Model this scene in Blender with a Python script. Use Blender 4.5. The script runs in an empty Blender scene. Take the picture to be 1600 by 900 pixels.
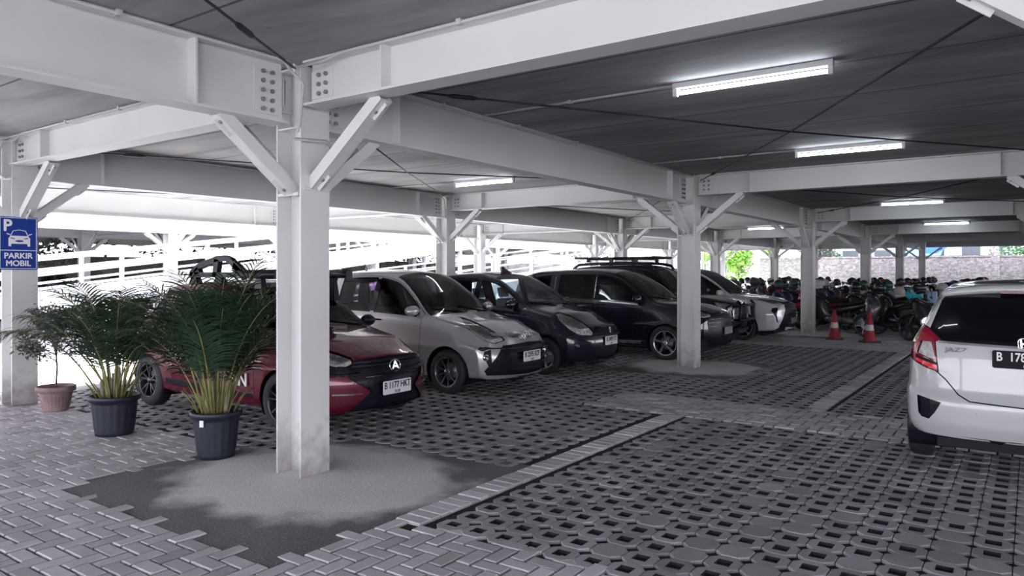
import bpy, bmesh, math, random
from mathutils import Vector, Matrix, Euler
from mathutils.bvhtree import BVHTree
R = math.radians
rnd = random.Random(7)
scene = bpy.context.scene
COL = scene.collection
PA, PB = 8.03, 5.345          # column pitch along Y and along X
CEIL = 3.2

# ------------------------------------------------------------------ materials
MATS = {}
def nodes(name):
    m = bpy.data.materials.new(name); m.use_nodes = True
    nt = m.node_tree
    return m, nt, nt.nodes['Principled BSDF']
def mat(name, col, rough=.5, metal=0., spec=.5, coat=0., noise=None, bump=None, emit=None, coat_rough=.05, flake=None):
    """noise = (scale, amount, stretch) mottles the colour; bump = (scale, strength, distance)"""
    if name in MATS: return MATS[name]
    m, nt, b = nodes(name)
    c = (*col, 1)
    b.inputs['Base Color'].default_value = c
    b.inputs['Roughness'].default_value = rough
    b.inputs['Metallic'].default_value = metal
    b.inputs['Specular IOR Level'].default_value = spec
    b.inputs['Coat Weight'].default_value = coat
    b.inputs['Coat Roughness'].default_value = coat_rough
    if noise or bump:
        tc = nt.nodes.new('ShaderNodeTexCoord')
    if noise:
        mp = nt.nodes.new('ShaderNodeMapping'); nt.links.new(tc.outputs['Object'], mp.inputs[0])
        if len(noise) > 2: mp.inputs['Scale'].default_value = noise[2]
        n = nt.nodes.new('ShaderNodeTexNoise'); n.inputs['Scale'].default_value = noise[0]; n.inputs['Detail'].default_value = 6
        nt.links.new(mp.outputs[0], n.inputs['Vector'])
        r = nt.nodes.new('ShaderNodeMapRange'); r.inputs['From Min'].default_value = .3; r.inputs['From Max'].default_value = .7
        r.inputs['To Min'].default_value = 1-noise[1]; r.inputs['To Max'].default_value = 1+noise[1]*.6
        nt.links.new(n.outputs['Fac'], r.inputs['Value'])
        mx = nt.nodes.new('ShaderNodeVectorMath'); mx.operation = 'SCALE'; mx.inputs[0].default_value = col
        nt.links.new(r.outputs[0], mx.inputs['Scale']); nt.links.new(mx.outputs[0], b.inputs['Base Color'])
    if bump:
        n = nt.nodes.new('ShaderNodeTexNoise'); n.inputs['Scale'].default_value = bump[0]; n.inputs['Detail'].default_value = 5
        nt.links.new(tc.outputs['Object'], n.inputs['Vector'])
        bp = nt.nodes.new('ShaderNodeBump'); bp.inputs['Strength'].default_value = bump[1]; bp.inputs['Distance'].default_value = bump[2]
        nt.links.new(n.outputs['Fac'], bp.inputs['Height']); nt.links.new(bp.outputs[0], b.inputs['Normal'])
    if emit:
        b.inputs['Emission Color'].default_value = (*emit[0], 1); b.inputs['Emission Strength'].default_value = emit[1]
    MATS[name] = m
    return m
def glass_mat(name, tint, rough=.02, through=1.0, spec=1.5):
    """tinted pane: tinted transparency with a mirror film on top by fresnel"""
    if name in MATS: return MATS[name]
    m = bpy.data.materials.new(name); m.use_nodes = True; nt = m.node_tree
    nt.nodes.clear()
    out = nt.nodes.new('ShaderNodeOutputMaterial'); tr = nt.nodes.new('ShaderNodeBsdfTransparent'); gl = nt.nodes.new('ShaderNodeBsdfGlossy')
    tr.inputs[0].default_value = (*tint, 1); gl.inputs['Roughness'].default_value = rough
    fr = nt.nodes.new('ShaderNodeFresnel'); fr.inputs['IOR'].default_value = spec
    mx = nt.nodes.new('ShaderNodeMixShader')
    nt.links.new(fr.outputs[0], mx.inputs[0]); nt.links.new(tr.outputs[0], mx.inputs[1]); nt.links.new(gl.outputs[0], mx.inputs[2])
    nt.links.new(mx.outputs[0], out.inputs[0])
    MATS[name] = m
    return m

def steel_paint():
    """white paint; grime, scuffs and splashed mud near the ground (a band with a ragged edge)"""
    m, nt, b = nodes('white_steel_paint')
    tc = nt.nodes.new('ShaderNodeNewGeometry'); sp = nt.nodes.new('ShaderNodeSeparateXYZ'); nt.links.new(tc.outputs['Position'], sp.inputs[0])
    n1 = nt.nodes.new('ShaderNodeTexNoise'); n1.inputs['Scale'].default_value = 9; n1.inputs['Detail'].default_value = 9
    nt.links.new(tc.outputs['Position'], n1.inputs['Vector'])
    a = nt.nodes.new('ShaderNodeMath'); a.operation = 'MULTIPLY_ADD'; a.inputs[1].default_value = .9; nt.links.new(n1.outputs['Fac'], a.inputs[0])
    s = nt.nodes.new('ShaderNodeMath'); s.operation = 'MULTIPLY'; s.inputs[1].default_value = -1; nt.links.new(sp.outputs['Z'], s.inputs[0]); nt.links.new(s.outputs[0], a.inputs[2])
    r = nt.nodes.new('ShaderNodeMapRange'); r.inputs['From Min'].default_value = .05; r.inputs['From Max'].default_value = .5; nt.links.new(a.outputs[0], r.inputs['Value'])
    n2 = nt.nodes.new('ShaderNodeTexNoise'); n2.inputs['Scale'].default_value = 1.3; n2.inputs['Detail'].default_value = 4; nt.links.new(tc.outputs['Position'], n2.inputs['Vector'])
    c1 = nt.nodes.new('ShaderNodeMix'); c1.data_type = 'RGBA'; c1.inputs['A'].default_value = (.60, .60, .605, 1); c1.inputs['B'].default_value = (.74, .74, .735, 1)
    nt.links.new(n2.outputs['Fac'], c1.inputs['Factor'])
    c2 = nt.nodes.new('ShaderNodeMix'); c2.data_type = 'RGBA'; c2.inputs['B'].default_value = (.27, .25, .25, 1)
    nt.links.new(c1.outputs['Result'], c2.inputs['A'])
    k = nt.nodes.new('ShaderNodeMath'); k.operation = 'MULTIPLY'; k.inputs[1].default_value = .8; nt.links.new(r.outputs[0], k.inputs[0]); nt.links.new(k.outputs[0], c2.inputs['Factor'])
    nt.links.new(c2.outputs['Result'], b.inputs['Base Color'])
    b.inputs['Roughness'].default_value = .45
    return m
def concrete_ceiling():
    """dark board-marked concrete with joints every metre or so, water stains"""
    m, nt, b = nodes('ceiling_concrete')
    g = nt.nodes.new('ShaderNodeNewGeometry')
    mp = nt.nodes.new('ShaderNodeMapping'); mp.inputs['Scale'].default_value = (.35, 1.6, 1); nt.links.new(g.outputs['Position'], mp.inputs[0])
    n = nt.nodes.new('ShaderNodeTexNoise'); n.inputs['Scale'].default_value = 1.2; n.inputs['Detail'].default_value = 9; n.inputs['Roughness'].default_value = .62; n.inputs['Distortion'].default_value = .5
    nt.links.new(mp.outputs[0], n.inputs['Vector'])
    cr = nt.nodes.new('ShaderNodeValToRGB'); cr.color_ramp.elements[0].position = .33; cr.color_ramp.elements[0].color = (.21, .20, .215, 1)
    cr.color_ramp.elements[1].position = .66; cr.color_ramp.elements[1].color = (.40, .39, .41, 1)
    nt.links.new(n.outputs['Fac'], cr.inputs[0])
    sp = nt.nodes.new('ShaderNodeSeparateXYZ'); nt.links.new(g.outputs['Position'], sp.inputs[0])
    md = nt.nodes.new('ShaderNodeMath'); md.operation = 'PINGPONG'; md.inputs[1].default_value = PA/14; nt.links.new(sp.outputs['Y'], md.inputs[0])
    lt = nt.nodes.new('ShaderNodeMath'); lt.operation = 'LESS_THAN'; lt.inputs[1].default_value = .012; nt.links.new(md.outputs[0], lt.inputs[0])
    mx = nt.nodes.new('ShaderNodeMix'); mx.data_type = 'RGBA'; mx.inputs['B'].default_value = (.10, .098, .105, 1)
    nt.links.new(cr.outputs[0], mx.inputs['A']); nt.links.new(lt.outputs[0], mx.inputs['Factor'])
    nt.links.new(mx.outputs['Result'], b.inputs['Base Color']); b.inputs['Roughness'].default_value = .85
    return m
def paver_mat(name, lo, hi, speck=.12, rough=.75):
    """concrete block: each block its own shade, fine grain, wide stains"""
    m, nt, b = nodes(name)
    at = nt.nodes.new('ShaderNodeAttribute'); at.attribute_name = 'shade'
    g = nt.nodes.new('ShaderNodeNewGeometry')
    n = nt.nodes.new('ShaderNodeTexNoise'); n.inputs['Scale'].default_value = 90; n.inputs['Detail'].default_value = 4; nt.links.new(g.outputs['Position'], n.inputs['Vector'])
    n2 = nt.nodes.new('ShaderNodeTexNoise'); n2.inputs['Scale'].default_value = 1.1; n2.inputs['Detail'].default_value = 6; nt.links.new(g.outputs['Position'], n2.inputs['Vector'])
    mx = nt.nodes.new('ShaderNodeMix'); mx.data_type = 'RGBA'; mx.inputs['A'].default_value = (*lo, 1); mx.inputs['B'].default_value = (*hi, 1)
    nt.links.new(at.outputs['Fac'], mx.inputs['Factor'])
    a = nt.nodes.new('ShaderNodeMath'); a.operation = 'MULTIPLY_ADD'; a.inputs[1].default_value = speck*4; a.inputs[2].default_value = .72-speck*2; nt.links.new(n.outputs['Fac'], a.inputs[0])
    a2 = nt.nodes.new('ShaderNodeMath'); a2.operation = 'MULTIPLY_ADD'; a2.inputs[1].default_value = .9; nt.links.new(n2.outputs['Fac'], a2.inputs[0]); nt.links.new(a.outputs[0], a2.inputs[2])
    a3 = nt.nodes.new('ShaderNodeMath'); a3.operation = 'SUBTRACT'; a3.inputs[1].default_value = .17; nt.links.new(a2.outputs[0], a3.inputs[0])
    v = nt.nodes.new('ShaderNodeVectorMath'); v.operation = 'SCALE'; nt.links.new(mx.outputs['Result'], v.inputs[0]); nt.links.new(a3.outputs[0], v.inputs['Scale'])
    nt.links.new(v.outputs[0], b.inputs['Base Color'])
    bp = nt.nodes.new('ShaderNodeBump'); bp.inputs['Strength'].default_value = .35; bp.inputs['Distance'].default_value = .004
    nt.links.new(n.outputs['Fac'], bp.inputs['Height']); nt.links.new(bp.outputs[0], b.inputs['Normal'])
    b.inputs['Roughness'].default_value = rough
    return m

M_STEEL = steel_paint(); M_CEIL = concrete_ceiling()
M_BRICK = paver_mat('paver_brick', (.33, .315, .335), (.58, .56, .59))
M_GRASSBLOCK = paver_mat('paver_grass_block', (.22, .21, .225), (.37, .355, .38))
M_SOIL = mat('soil', (.022, .021, .024), .95, noise=(20, .5), bump=(60, .6, .01))
M_BOLT = mat('bolt_steel', (.30, .29, .30), .45, .6)
M_DARKROD = mat('tie_rod', (.025, .025, .03), .5, .3)
M_BLACK = mat('black_plastic', (.008, .009, .016), .32, spec=.25)
M_TRIMG = mat('gloss_black_trim', (.004, .004, .009), .08, spec=.35)
M_RUBBER = mat('tyre_rubber', (.018, .019, .024), .7)
M_CHROME = mat('chrome', (.75, .76, .8), .12, 1.)
M_PLATEW = mat('plate_white', (.78, .80, .85), .4)
M_PLATEB = mat('plate_black', (.006, .008, .012), .6, spec=.2)
M_INK = mat('ink_black', (.01, .01, .012), .5)
M_WHITEINK = mat('ink_white', (.85, .86, .88), .5)

# ------------------------------------------------------------------ mesh builder
class MB:
    def __init__(s): s.v = []; s.f = []; s.m = []; s.sm = []
    def add(s, vs, fs, mi=0, smooth=False):
        o = len(s.v); s.v += [tuple(v) for v in vs]
        for f in fs: s.f.append(tuple(i+o for i in f)); s.m.append(mi); s.sm.append(smooth)
    def box(s, x0, x1, y0, y1, z0, z1, mi=0, M=None):
        vs = [Vector((x, y, z)) for z in (z0, z1) for y in (y0, y1) for x in (x0, x1)]
        if M is not None: vs = [M @ v for v in vs]
        s.add(vs, [(0,2,3,1),(4,5,7,6),(0,1,5,4),(2,6,7,3),(0,4,6,2),(1,3,7,5)], mi)
    def bar(s, a, b, w, h, mi=0, up=(0,0,1), off=(0,0)):
        """rectangular bar from a to b, w across, h along up"""
        a = Vector(a); b = Vector(b); d = (b-a); L = d.length
        if L < 1e-6: return
        x = d/L; u = Vector(up); y = u.cross(x)
        if y.length < 1e-4: y = Vector((0,1,0)).cross(x)
        y.normalize(); z = x.cross(y)
        M = Matrix((x, y, z)).transposed().to_4x4(); M.translation = a
        s.box(0, L, off[0]-w/2, off[0]+w/2, off[1]-h/2, off[1]+h/2, mi, M)
    def tube(s, pts, r, n=8, mi=0, closed=False, caps=True, smooth=True):
        pts = [Vector(p) for p in pts]; N = len(pts)
        rs = r if isinstance(r, (list, tuple)) else [r]*N
        o = len(s.v); prev = None
        for i, p in enumerate(pts):
            if closed: t = pts[(i+1) % N]-pts[i-1]
            else: t = pts[min(i+1, N-1)]-pts[max(i-1, 0)]
            if t.length < 1e-9: t = Vector((0,0,1))
            t.normalize()
            if prev is None:
                a = Vector((0,0,1)) if abs(t.z) < .9 else Vector((1,0,0))
                u = t.cross(a).normalized()
            else:
                u = prev-t*prev.dot(t)
                u = u.normalized() if u.length > 1e-6 else t.orthogonal().normalized()
            prev = u; w = t.cross(u)
            for k in range(n):
                a = 2*math.pi*k/n
                s.v.append(tuple(p+(u*math.cos(a)+w*math.sin(a))*rs[i]))
        rng = N if closed else N-1
        for i in range(rng):
            for k in range(n):
                a, b = o+i*n+k, o+i*n+(k+1) % n
                c, d = o+((i+1) % N)*n+(k+1) % n, o+((i+1) % N)*n+k
                s.f.append((a, b, c, d)); s.m.append(mi); s.sm.append(smooth)
        if caps and not closed:
            s.f.append(tuple(o+k for k in reversed(range(n)))); s.m.append(mi); s.sm.append(False)
            s.f.append(tuple(o+(N-1)*n+k for k in range(n))); s.m.append(mi); s.sm.append(False)
    def lathe(s, prof, n=24, mi=0, axis='z', c=(0,0,0), smooth=True, sy=1.):
        """prof = [(r, h)...] turned about an axis"""
        o = len(s.v)
        for r, h in prof:
            for k in range(n):
                a = 2*math.pi*k/n; x, y = r*math.cos(a), r*math.sin(a)*sy
                p = {'z': (x, y, h), 'y': (x, h, y), 'x': (h, x, y)}[axis]
                s.v.append((p[0]+c[0], p[1]+c[1], p[2]+c[2]))
        for i in range(len(prof)-1):
            for k in range(n):
                q = (o+i*n+k, o+i*n+(k+1) % n, o+(i+1)*n+(k+1) % n, o+(i+1)*n+k)
                if axis == 'y': q = q[::-1]
                s.f.append(q); s.m.append(mi); s.sm.append(smooth)
    def prism(s, poly, h0, h1, plane='xy', mi=0, M=None, smooth=False):
        """extrude a 2-D outline; plane names the two axes of the outline, h runs along the third"""
        def P(a, b, h):
            v = {'xy': (a, b, h), 'xz': (a, h, b), 'yz': (h, a, b)}[plane]
            return Vector(v) if M is None else M @ Vector(v)
        n = len(poly); vs = [P(a, b, h0) for a, b in poly]+[P(a, b, h1) for a, b in poly]
        fs = [tuple(range(n))[::-1], tuple(range(n, 2*n))]+[(i, (i+1) % n, n+(i+1) % n, n+i) for i in range(n)]
        if plane == 'xz': fs = [f[::-1] for f in fs]
        s.add(vs, fs, mi, smooth)
    def loft(s, rings, mi=0, caps=True, smooth=True, closed=True):
        n = len(rings[0]); o = len(s.v)
        for r in rings: s.v += [tuple(p) for p in r]
        for i in range(len(rings)-1):
            for k in range(n if closed else n-1):
                s.f.append((o+i*n+k, o+i*n+(k+1) % n, o+(i+1)*n+(k+1) % n, o+(i+1)*n+k)); s.m.append(mi); s.sm.append(smooth)
        if caps:
            s.f.append(tuple(o+k for k in reversed(range(n)))); s.m.append(mi); s.sm.append(False)
            s.f.append(tuple(o+(len(rings)-1)*n+k for k in range(n))); s.m.append(mi); s.sm.append(False)
    def ball(s, c, r, n=12, m=8, mi=0, sc=(1,1,1)):
        prof = []
        o = len(s.v)
        for i in range(m+1):
            t = math.pi*i/m
            for k in range(n):
                a = 2*math.pi*k/n
                s.v.append((c[0]+r*sc[0]*math.sin(t)*math.cos(a), c[1]+r*sc[1]*math.sin(t)*math.sin(a), c[2]-r*sc[2]*math.cos(t)))
        for i in range(m):
            for k in range(n):
                s.f.append((o+i*n+k, o+i*n+(k+1) % n, o+(i+1)*n+(k+1) % n, o+(i+1)*n+k)); s.m.append(mi); s.sm.append(True)
    def build(s, name, mats, parent=None, bevel=0., fix=True, loc=None):
        me = bpy.data.meshes.new(name); me.from_pydata(s.v, [], s.f)
        if not isinstance(mats, (list, tuple)): mats = [mats]
        for m in mats: me.materials.append(m)
        me.polygons.foreach_set('material_index', s.m); me.polygons.foreach_set('use_smooth', s.sm)
        if fix:
            bm = bmesh.new(); bm.from_mesh(me); bmesh.ops.recalc_face_normals(bm, faces=bm.faces[:]); bm.to_mesh(me); bm.free()
        me.update()
        o = bpy.data.objects.new(name, me); COL.objects.link(o)
        if parent: o.parent = parent
        if loc: o.location = loc
        if bevel:
            md = o.modifiers.new('edges', 'BEVEL'); md.width = bevel; md.segments = 2; md.limit_method = 'ANGLE'; md.angle_limit = R(40); md.harden_normals = False
        return o

def tag(o, label=None, cat=None, group=None, kind=None):
    if label: o['label'] = label
    if cat: o['category'] = cat
    if group: o['group'] = group
    if kind: o['kind'] = kind
    return o
def thing(name, label, cat, loc=(0,0,0), rz=0., group=None, kind=None):
    o = bpy.data.objects.new(name, None); COL.objects.link(o); o.location = loc; o.rotation_euler = (0,0,rz); o.empty_display_size = .2
    return tag(o, label, cat, group, kind)
def copy_tree(o, parent=None):
    c = o.copy(); COL.objects.link(c); c.parent = parent
    for ch in o.children: copy_tree(ch, c)
    return c
def text_mesh(name, body, size, mt, parent, M, depth=.002, align='CENTER', sx=1., bold=0., fat=0.):
    """lettering as a solid mesh; M places its local XY plane"""
    cu = bpy.data.curves.new(name, 'FONT'); cu.body = body; cu.size = size; cu.align_x = align; cu.align_y = 'CENTER'; cu.extrude = depth; cu.offset = bold
    t = bpy.data.objects.new(name+'_tmp', cu); COL.objects.link(t)
    dg = bpy.context.evaluated_depsgraph_get(); me = bpy.data.meshes.new_from_object(t.evaluated_get(dg)); me.name = name
    bpy.data.objects.remove(t)
    me.transform(Matrix.Diagonal((sx, 1, 1, 1)))
    if fat:      # heavy type: the outline repeated a hair to each side
        bm = bmesh.new()
        for k in range(8):
            m2 = me.copy(); m2.transform(Matrix.Translation((fat*math.cos(k*math.pi/4), fat*math.sin(k*math.pi/4), .00012*k))); bm.from_mesh(m2); bpy.data.meshes.remove(m2)
        bm.to_mesh(me); bm.free()
    me.transform(M)
    me.materials.clear(); me.materials.append(mt)
    o = bpy.data.objects.new(name, me); COL.objects.link(o); o.parent = parent
    return o
# ------------------------------------------------------------------ camera, light of the place
cam = bpy.data.cameras.new('camera'); camo = bpy.data.objects.new('camera', cam); COL.objects.link(camo)
camo.location = (4.682, -3.739, 1.6); camo.rotation_euler = (R(90), 0, .61733)
cam.sensor_width = 36; cam.lens = 1143.2568/1600*36; cam.shift_y = -(450-424.23)/1600; cam.clip_start = .05; cam.clip_end = 500
scene.camera = camo
w = bpy.data.worlds.new('sky'); scene.world = w; w.use_nodes = True; nt = w.node_tree
bg = nt.nodes['Background']; bg.inputs['Strength'].default_value = 6.5
tc = nt.nodes.new('ShaderNodeTexCoord'); sp = nt.nodes.new('ShaderNodeSeparateXYZ'); nt.links.new(tc.outputs['Generated'], sp.inputs[0])
cr = nt.nodes.new('ShaderNodeValToRGB'); cr.color_ramp.elements[0].position = .0; cr.color_ramp.elements[0].color = (.96, .93, 1, 1)
cr.color_ramp.elements[1].position = .8; cr.color_ramp.elements[1].color = (.83, .86, 1, 1)
nt.links.new(sp.outputs['Z'], cr.inputs[0]); nt.links.new(cr.outputs[0], bg.inputs['Color'])
sl = bpy.data.lights.new('sun', 'SUN'); sl.energy = 62; sl.angle = R(2.5); sl.color = (1, .98, .95)
so = bpy.data.objects.new('sun', sl); COL.objects.link(so); so.rotation_euler = Vector((.86, .0, -.52)).to_track_quat('-Z', 'Y').to_euler()
vs = scene.view_settings; vs.view_transform = 'Standard'; vs.look = 'None'; vs.exposure = -0.12; vs.gamma = 1; vs.use_curve_mapping = False
cy = scene.cycles; cy.max_bounces = 7; cy.diffuse_bounces = 4; cy.glossy_bounces = 3; cy.transparent_max_bounces = 10; cy.transmission_bounces = 4
cy.use_denoising = True; cy.sample_clamp_indirect = 6; cy.caustics_reflective = False; cy.caustics_refractive = False

# ------------------------------------------------------------------ ground
def raw_obj(name, verts, faces, mats, shade=None, **kw):
    me = bpy.data.meshes.new(name); me.from_pydata(verts, [], faces)
    for m in (mats if isinstance(mats, list) else [mats]): me.materials.append(m)
    if shade is not None:
        at = me.attributes.new('shade', 'FLOAT', 'FACE'); at.data.foreach_set('value', shade)
    me.update(); o = bpy.data.objects.new(name, me); COL.objects.link(o); tag(o, kind='structure'); return o
def in_pad(x, y):
    if y < 1.5: return max(0, 1) if (-1.22 < x < 1.3 and -1.25 < y < 1.2 and not (x < -.55 and y > .35) and not (x < -.62-(y+1.25)*.0 and y < -1.25)) else 0
    for j in (1, 2, 3, 4):
        if abs(x) < 1.1 and abs(y-j*PA) < 1.15: return 1
    return 0
def zone(x, y):
    """which paving lies here"""
    if in_pad(x, y): return 'pad'
    if 1.3 <= x <= 1.52 and -.3 < y < 3.95: return 'strip'
    if x > 1.3 and y < -.22: return 'brick'
    if y < -1.25: return 'brick'
    if x < -1.22 and y < .28 and x > -9: return 'brick'
    if x <= -.55 and y < .28 : return 'brick'
    if x > .25 and 3.95 <= y <= 5.15: return 'brick'
    if 2.52 <= x <= 2.74 and 5.15 < y < 12.5: return 'strip'
    if y > 12.5: return 'brick'
    return 'grass'
def herringbone():
    V = []; F = []; S = []
    L, W = .215, .1075; g = .007; ch = .006; top = 0.; r = random.Random(3)
    def brick(x0, y0, w, h):
        cx, cyy = x0+w/2, y0+h/2
        z = zone(cx, cyy)
        if z != 'brick': return
        if cyy > 9 and abs(cx) > 6: return
        dz = r.uniform(-.004, .002); tx, ty = r.uniform(-.006, .006), r.uniform(-.006, .006)
        o = len(V); hx, hy = w/2-g, h/2-g
        for (a, b, zz) in ((hx, hy, -.03), (hx, hy, -ch), (hx-ch, hy-ch, 0)):
            for sx, sy in ((-1,-1),(1,-1),(1,1),(-1,1)):
                V.append((cx+sx*a, cyy+sy*b, top+zz+dz+sx*a*tx+sy*b*ty))
        for k in range(4):
            k2 = (k+1) % 4
            F.append((o+k, o+k2, o+4+k2, o+4+k)); F.append((o+4+k, o+4+k2, o+8+k2, o+8+k))
        F.append((o+8, o+9, o+10, o+11))
        s = min(1, max(0, r.gauss(.5, .17)));
        if r.random() < .03: s = 1.3
        S.extend([s]*9)
    x0, x1, y0, y1 = -9, 9.5, -7.5, 5.4
    n = int((x1-x0)/W)+4; m = int((y1-y0)/W)+4
    for i in range(-2, n):
        for j in range(-2, m):
            # 2:1 herringbone on a W grid
            k = (i-j) % 4
            px, py = x0+i*W, y0+j*W
            if k == 0: brick(px, py, L, W)
            elif k == 2+1: brick(px, py, W, L)
    # far paving in plain running bond
    for j in range(int((42-12.5)/W/1.5)):
        y = 12.5+j*W*1.5
        for i in range(int(13/ (L*1.5))):
            x = -5+i*L*1.5+(j % 2)*L*.75
            brick(x, y, L*1.5, W*1.5)
    return V, F, S
hv, hf, hs = herringbone()
raw_obj('floor_brick_paving', hv, hf, M_BRICK, hs)
def grass_blocks():
    V = []; F = []; S = []; r = random.Random(5); P = .2
    def octa(cx, cyy, shade):
        R_ = P/2-.0025; c = R_*.52; dz = r.uniform(-.003, .002); hole = r.random() > (.30 if (cx > 2.6 and cyy < 1.5) else .14 if (cx > 1.6 and cyy < 4) else .05)
        out = [(-R_+c, -R_), (R_-c, -R_), (R_, -R_+c), (R_, R_-c), (R_-c, R_), (-R_+c, R_), (-R_, R_-c), (-R_, -R_+c)]
        o = len(V)
        for s_, z in ((1, -.05), (1, -.004), (.965, 0)):
            for a, b in out: V.append((cx+a*s_, cyy+b*s_, z+dz))
        for k in range(8):
            k2 = (k+1) % 8
            F.append((o+k, o+k2, o+8+k2, o+8+k)); F.append((o+8+k, o+8+k2, o+16+k2, o+16+k))
        ns = 16
        if hole:
            q = P*.21; ang = 0
            inn = [(-q, -q), (q, -q), (q, q), (-q, q)]
            for z in (0, -.05):
                for a, b in inn: V.append((cx+a, cyy+b, z+dz))
            t = o+16; h = o+24
            # ring: octagon edge k, corners of the square
            F.extend([(t+0, t+1, h+1, h+0), (t+1, t+2, h+1), (t+2, t+3, h+2, h+1), (t+3, t+4, h+2), (t+4, t+5, h+3, h+2), (t+5, t+6, h+3), (t+6, t+7, h+0, h+3), (t+7, t+0, h+0)])
            for k in range(4): F.append((h+k, h+(k+1) % 4, h+4+(k+1) % 4, h+4+k))
            ns += 8
        else:
            F.append(tuple(o+16+k for k in range(8))); ns += 1
        S.extend([shade]*ns)
        if hole: S.extend([-1]*4)
    for i in range(-55, 36):
        for j in range(-2, 64):
            x, y = i*P+.1, j*P+.02
            if y < -.3 and x < 1.3: continue
            if x > 9: continue
            if zone(x, y) == 'grass' and not (abs(x) > 6.5 and y > 8): octa(x, y, min(1, max(0, r.gauss(.5, .2))))
    return V, F, S
gv, gf, gs = grass_blocks()
go_ = raw_obj('floor_grass_block_paving', gv, gf, [M_GRASSBLOCK, M_SOIL], gs)
go_.data.polygons.foreach_set('material_index', [1 if s_ < 0 else 0 for s_ in gs])  # hole walls borrow the dark soil colour, painting shade into the recesses
# soldier strips
sv, sf, ss = [], [], []
def strip(x0, x1, y0, y1):
    y = y0
    while y < y1:
        o = len(sv); a, b = y+.005, y+.105-.005; z = rnd.uniform(-.003, .003)
        for zz, e in ((-.03, 0), (z-.005, 0), (z+.002, .006)):
            sv.extend([(x0+e, a+e, zz), (x1-e, a+e, zz), (x1-e, b-e, zz), (x0+e, b-e, zz)])
        for k in range(4):
            k2 = (k+1) % 4; sf.append((o+k, o+k2, o+4+k2, o+4+k)); sf.append((o+4+k, o+4+k2, o+8+k2, o+8+k))
        sf.append((o+8, o+9, o+10, o+11)); ss.extend([rnd.uniform(.3, 1.2)]*9); y += .105
strip(1.31, 1.52, -.3, 3.95); strip(2.52, 2.74, 5.15, 12.5)
raw_obj('floor_edge_strip', sv, sf, M_BRICK, ss)
# bed under the blocks and open ground beyond
g = MB(); g.box(-60, 40, -30, 120, -.5, -.02); o = g.build('floor_soil_bed', M_SOIL); tag(o, kind='structure')
M_OUT = mat('outside_concrete', (.55, .55, .56), .8, noise=(3, .2))
g = MB(); g.box(-40, -10.9, -12, 60, -.2, .02);  g.box(-10.9, -5.6, 12.5, 60, -.2, -.004); g.box(-10.9, -5.75, .4, 12.5, -.2, .006); g.box(-10.9, -9.0, -12, .4, -.2, -.004); tag(g.build('floor_outer_yard', M_OUT), kind='structure')
g = MB(); g.box(-10.9, 40, -40, -7.6, -.2, -.004); tag(g.build('floor_unseen_bounce', mat('unseen_bounce_ground', (.36, .36, .37), .85, noise=(3, .2))), kind='structure')  # unseen ground behind the camera, added to bounce light onto the front beams
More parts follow.
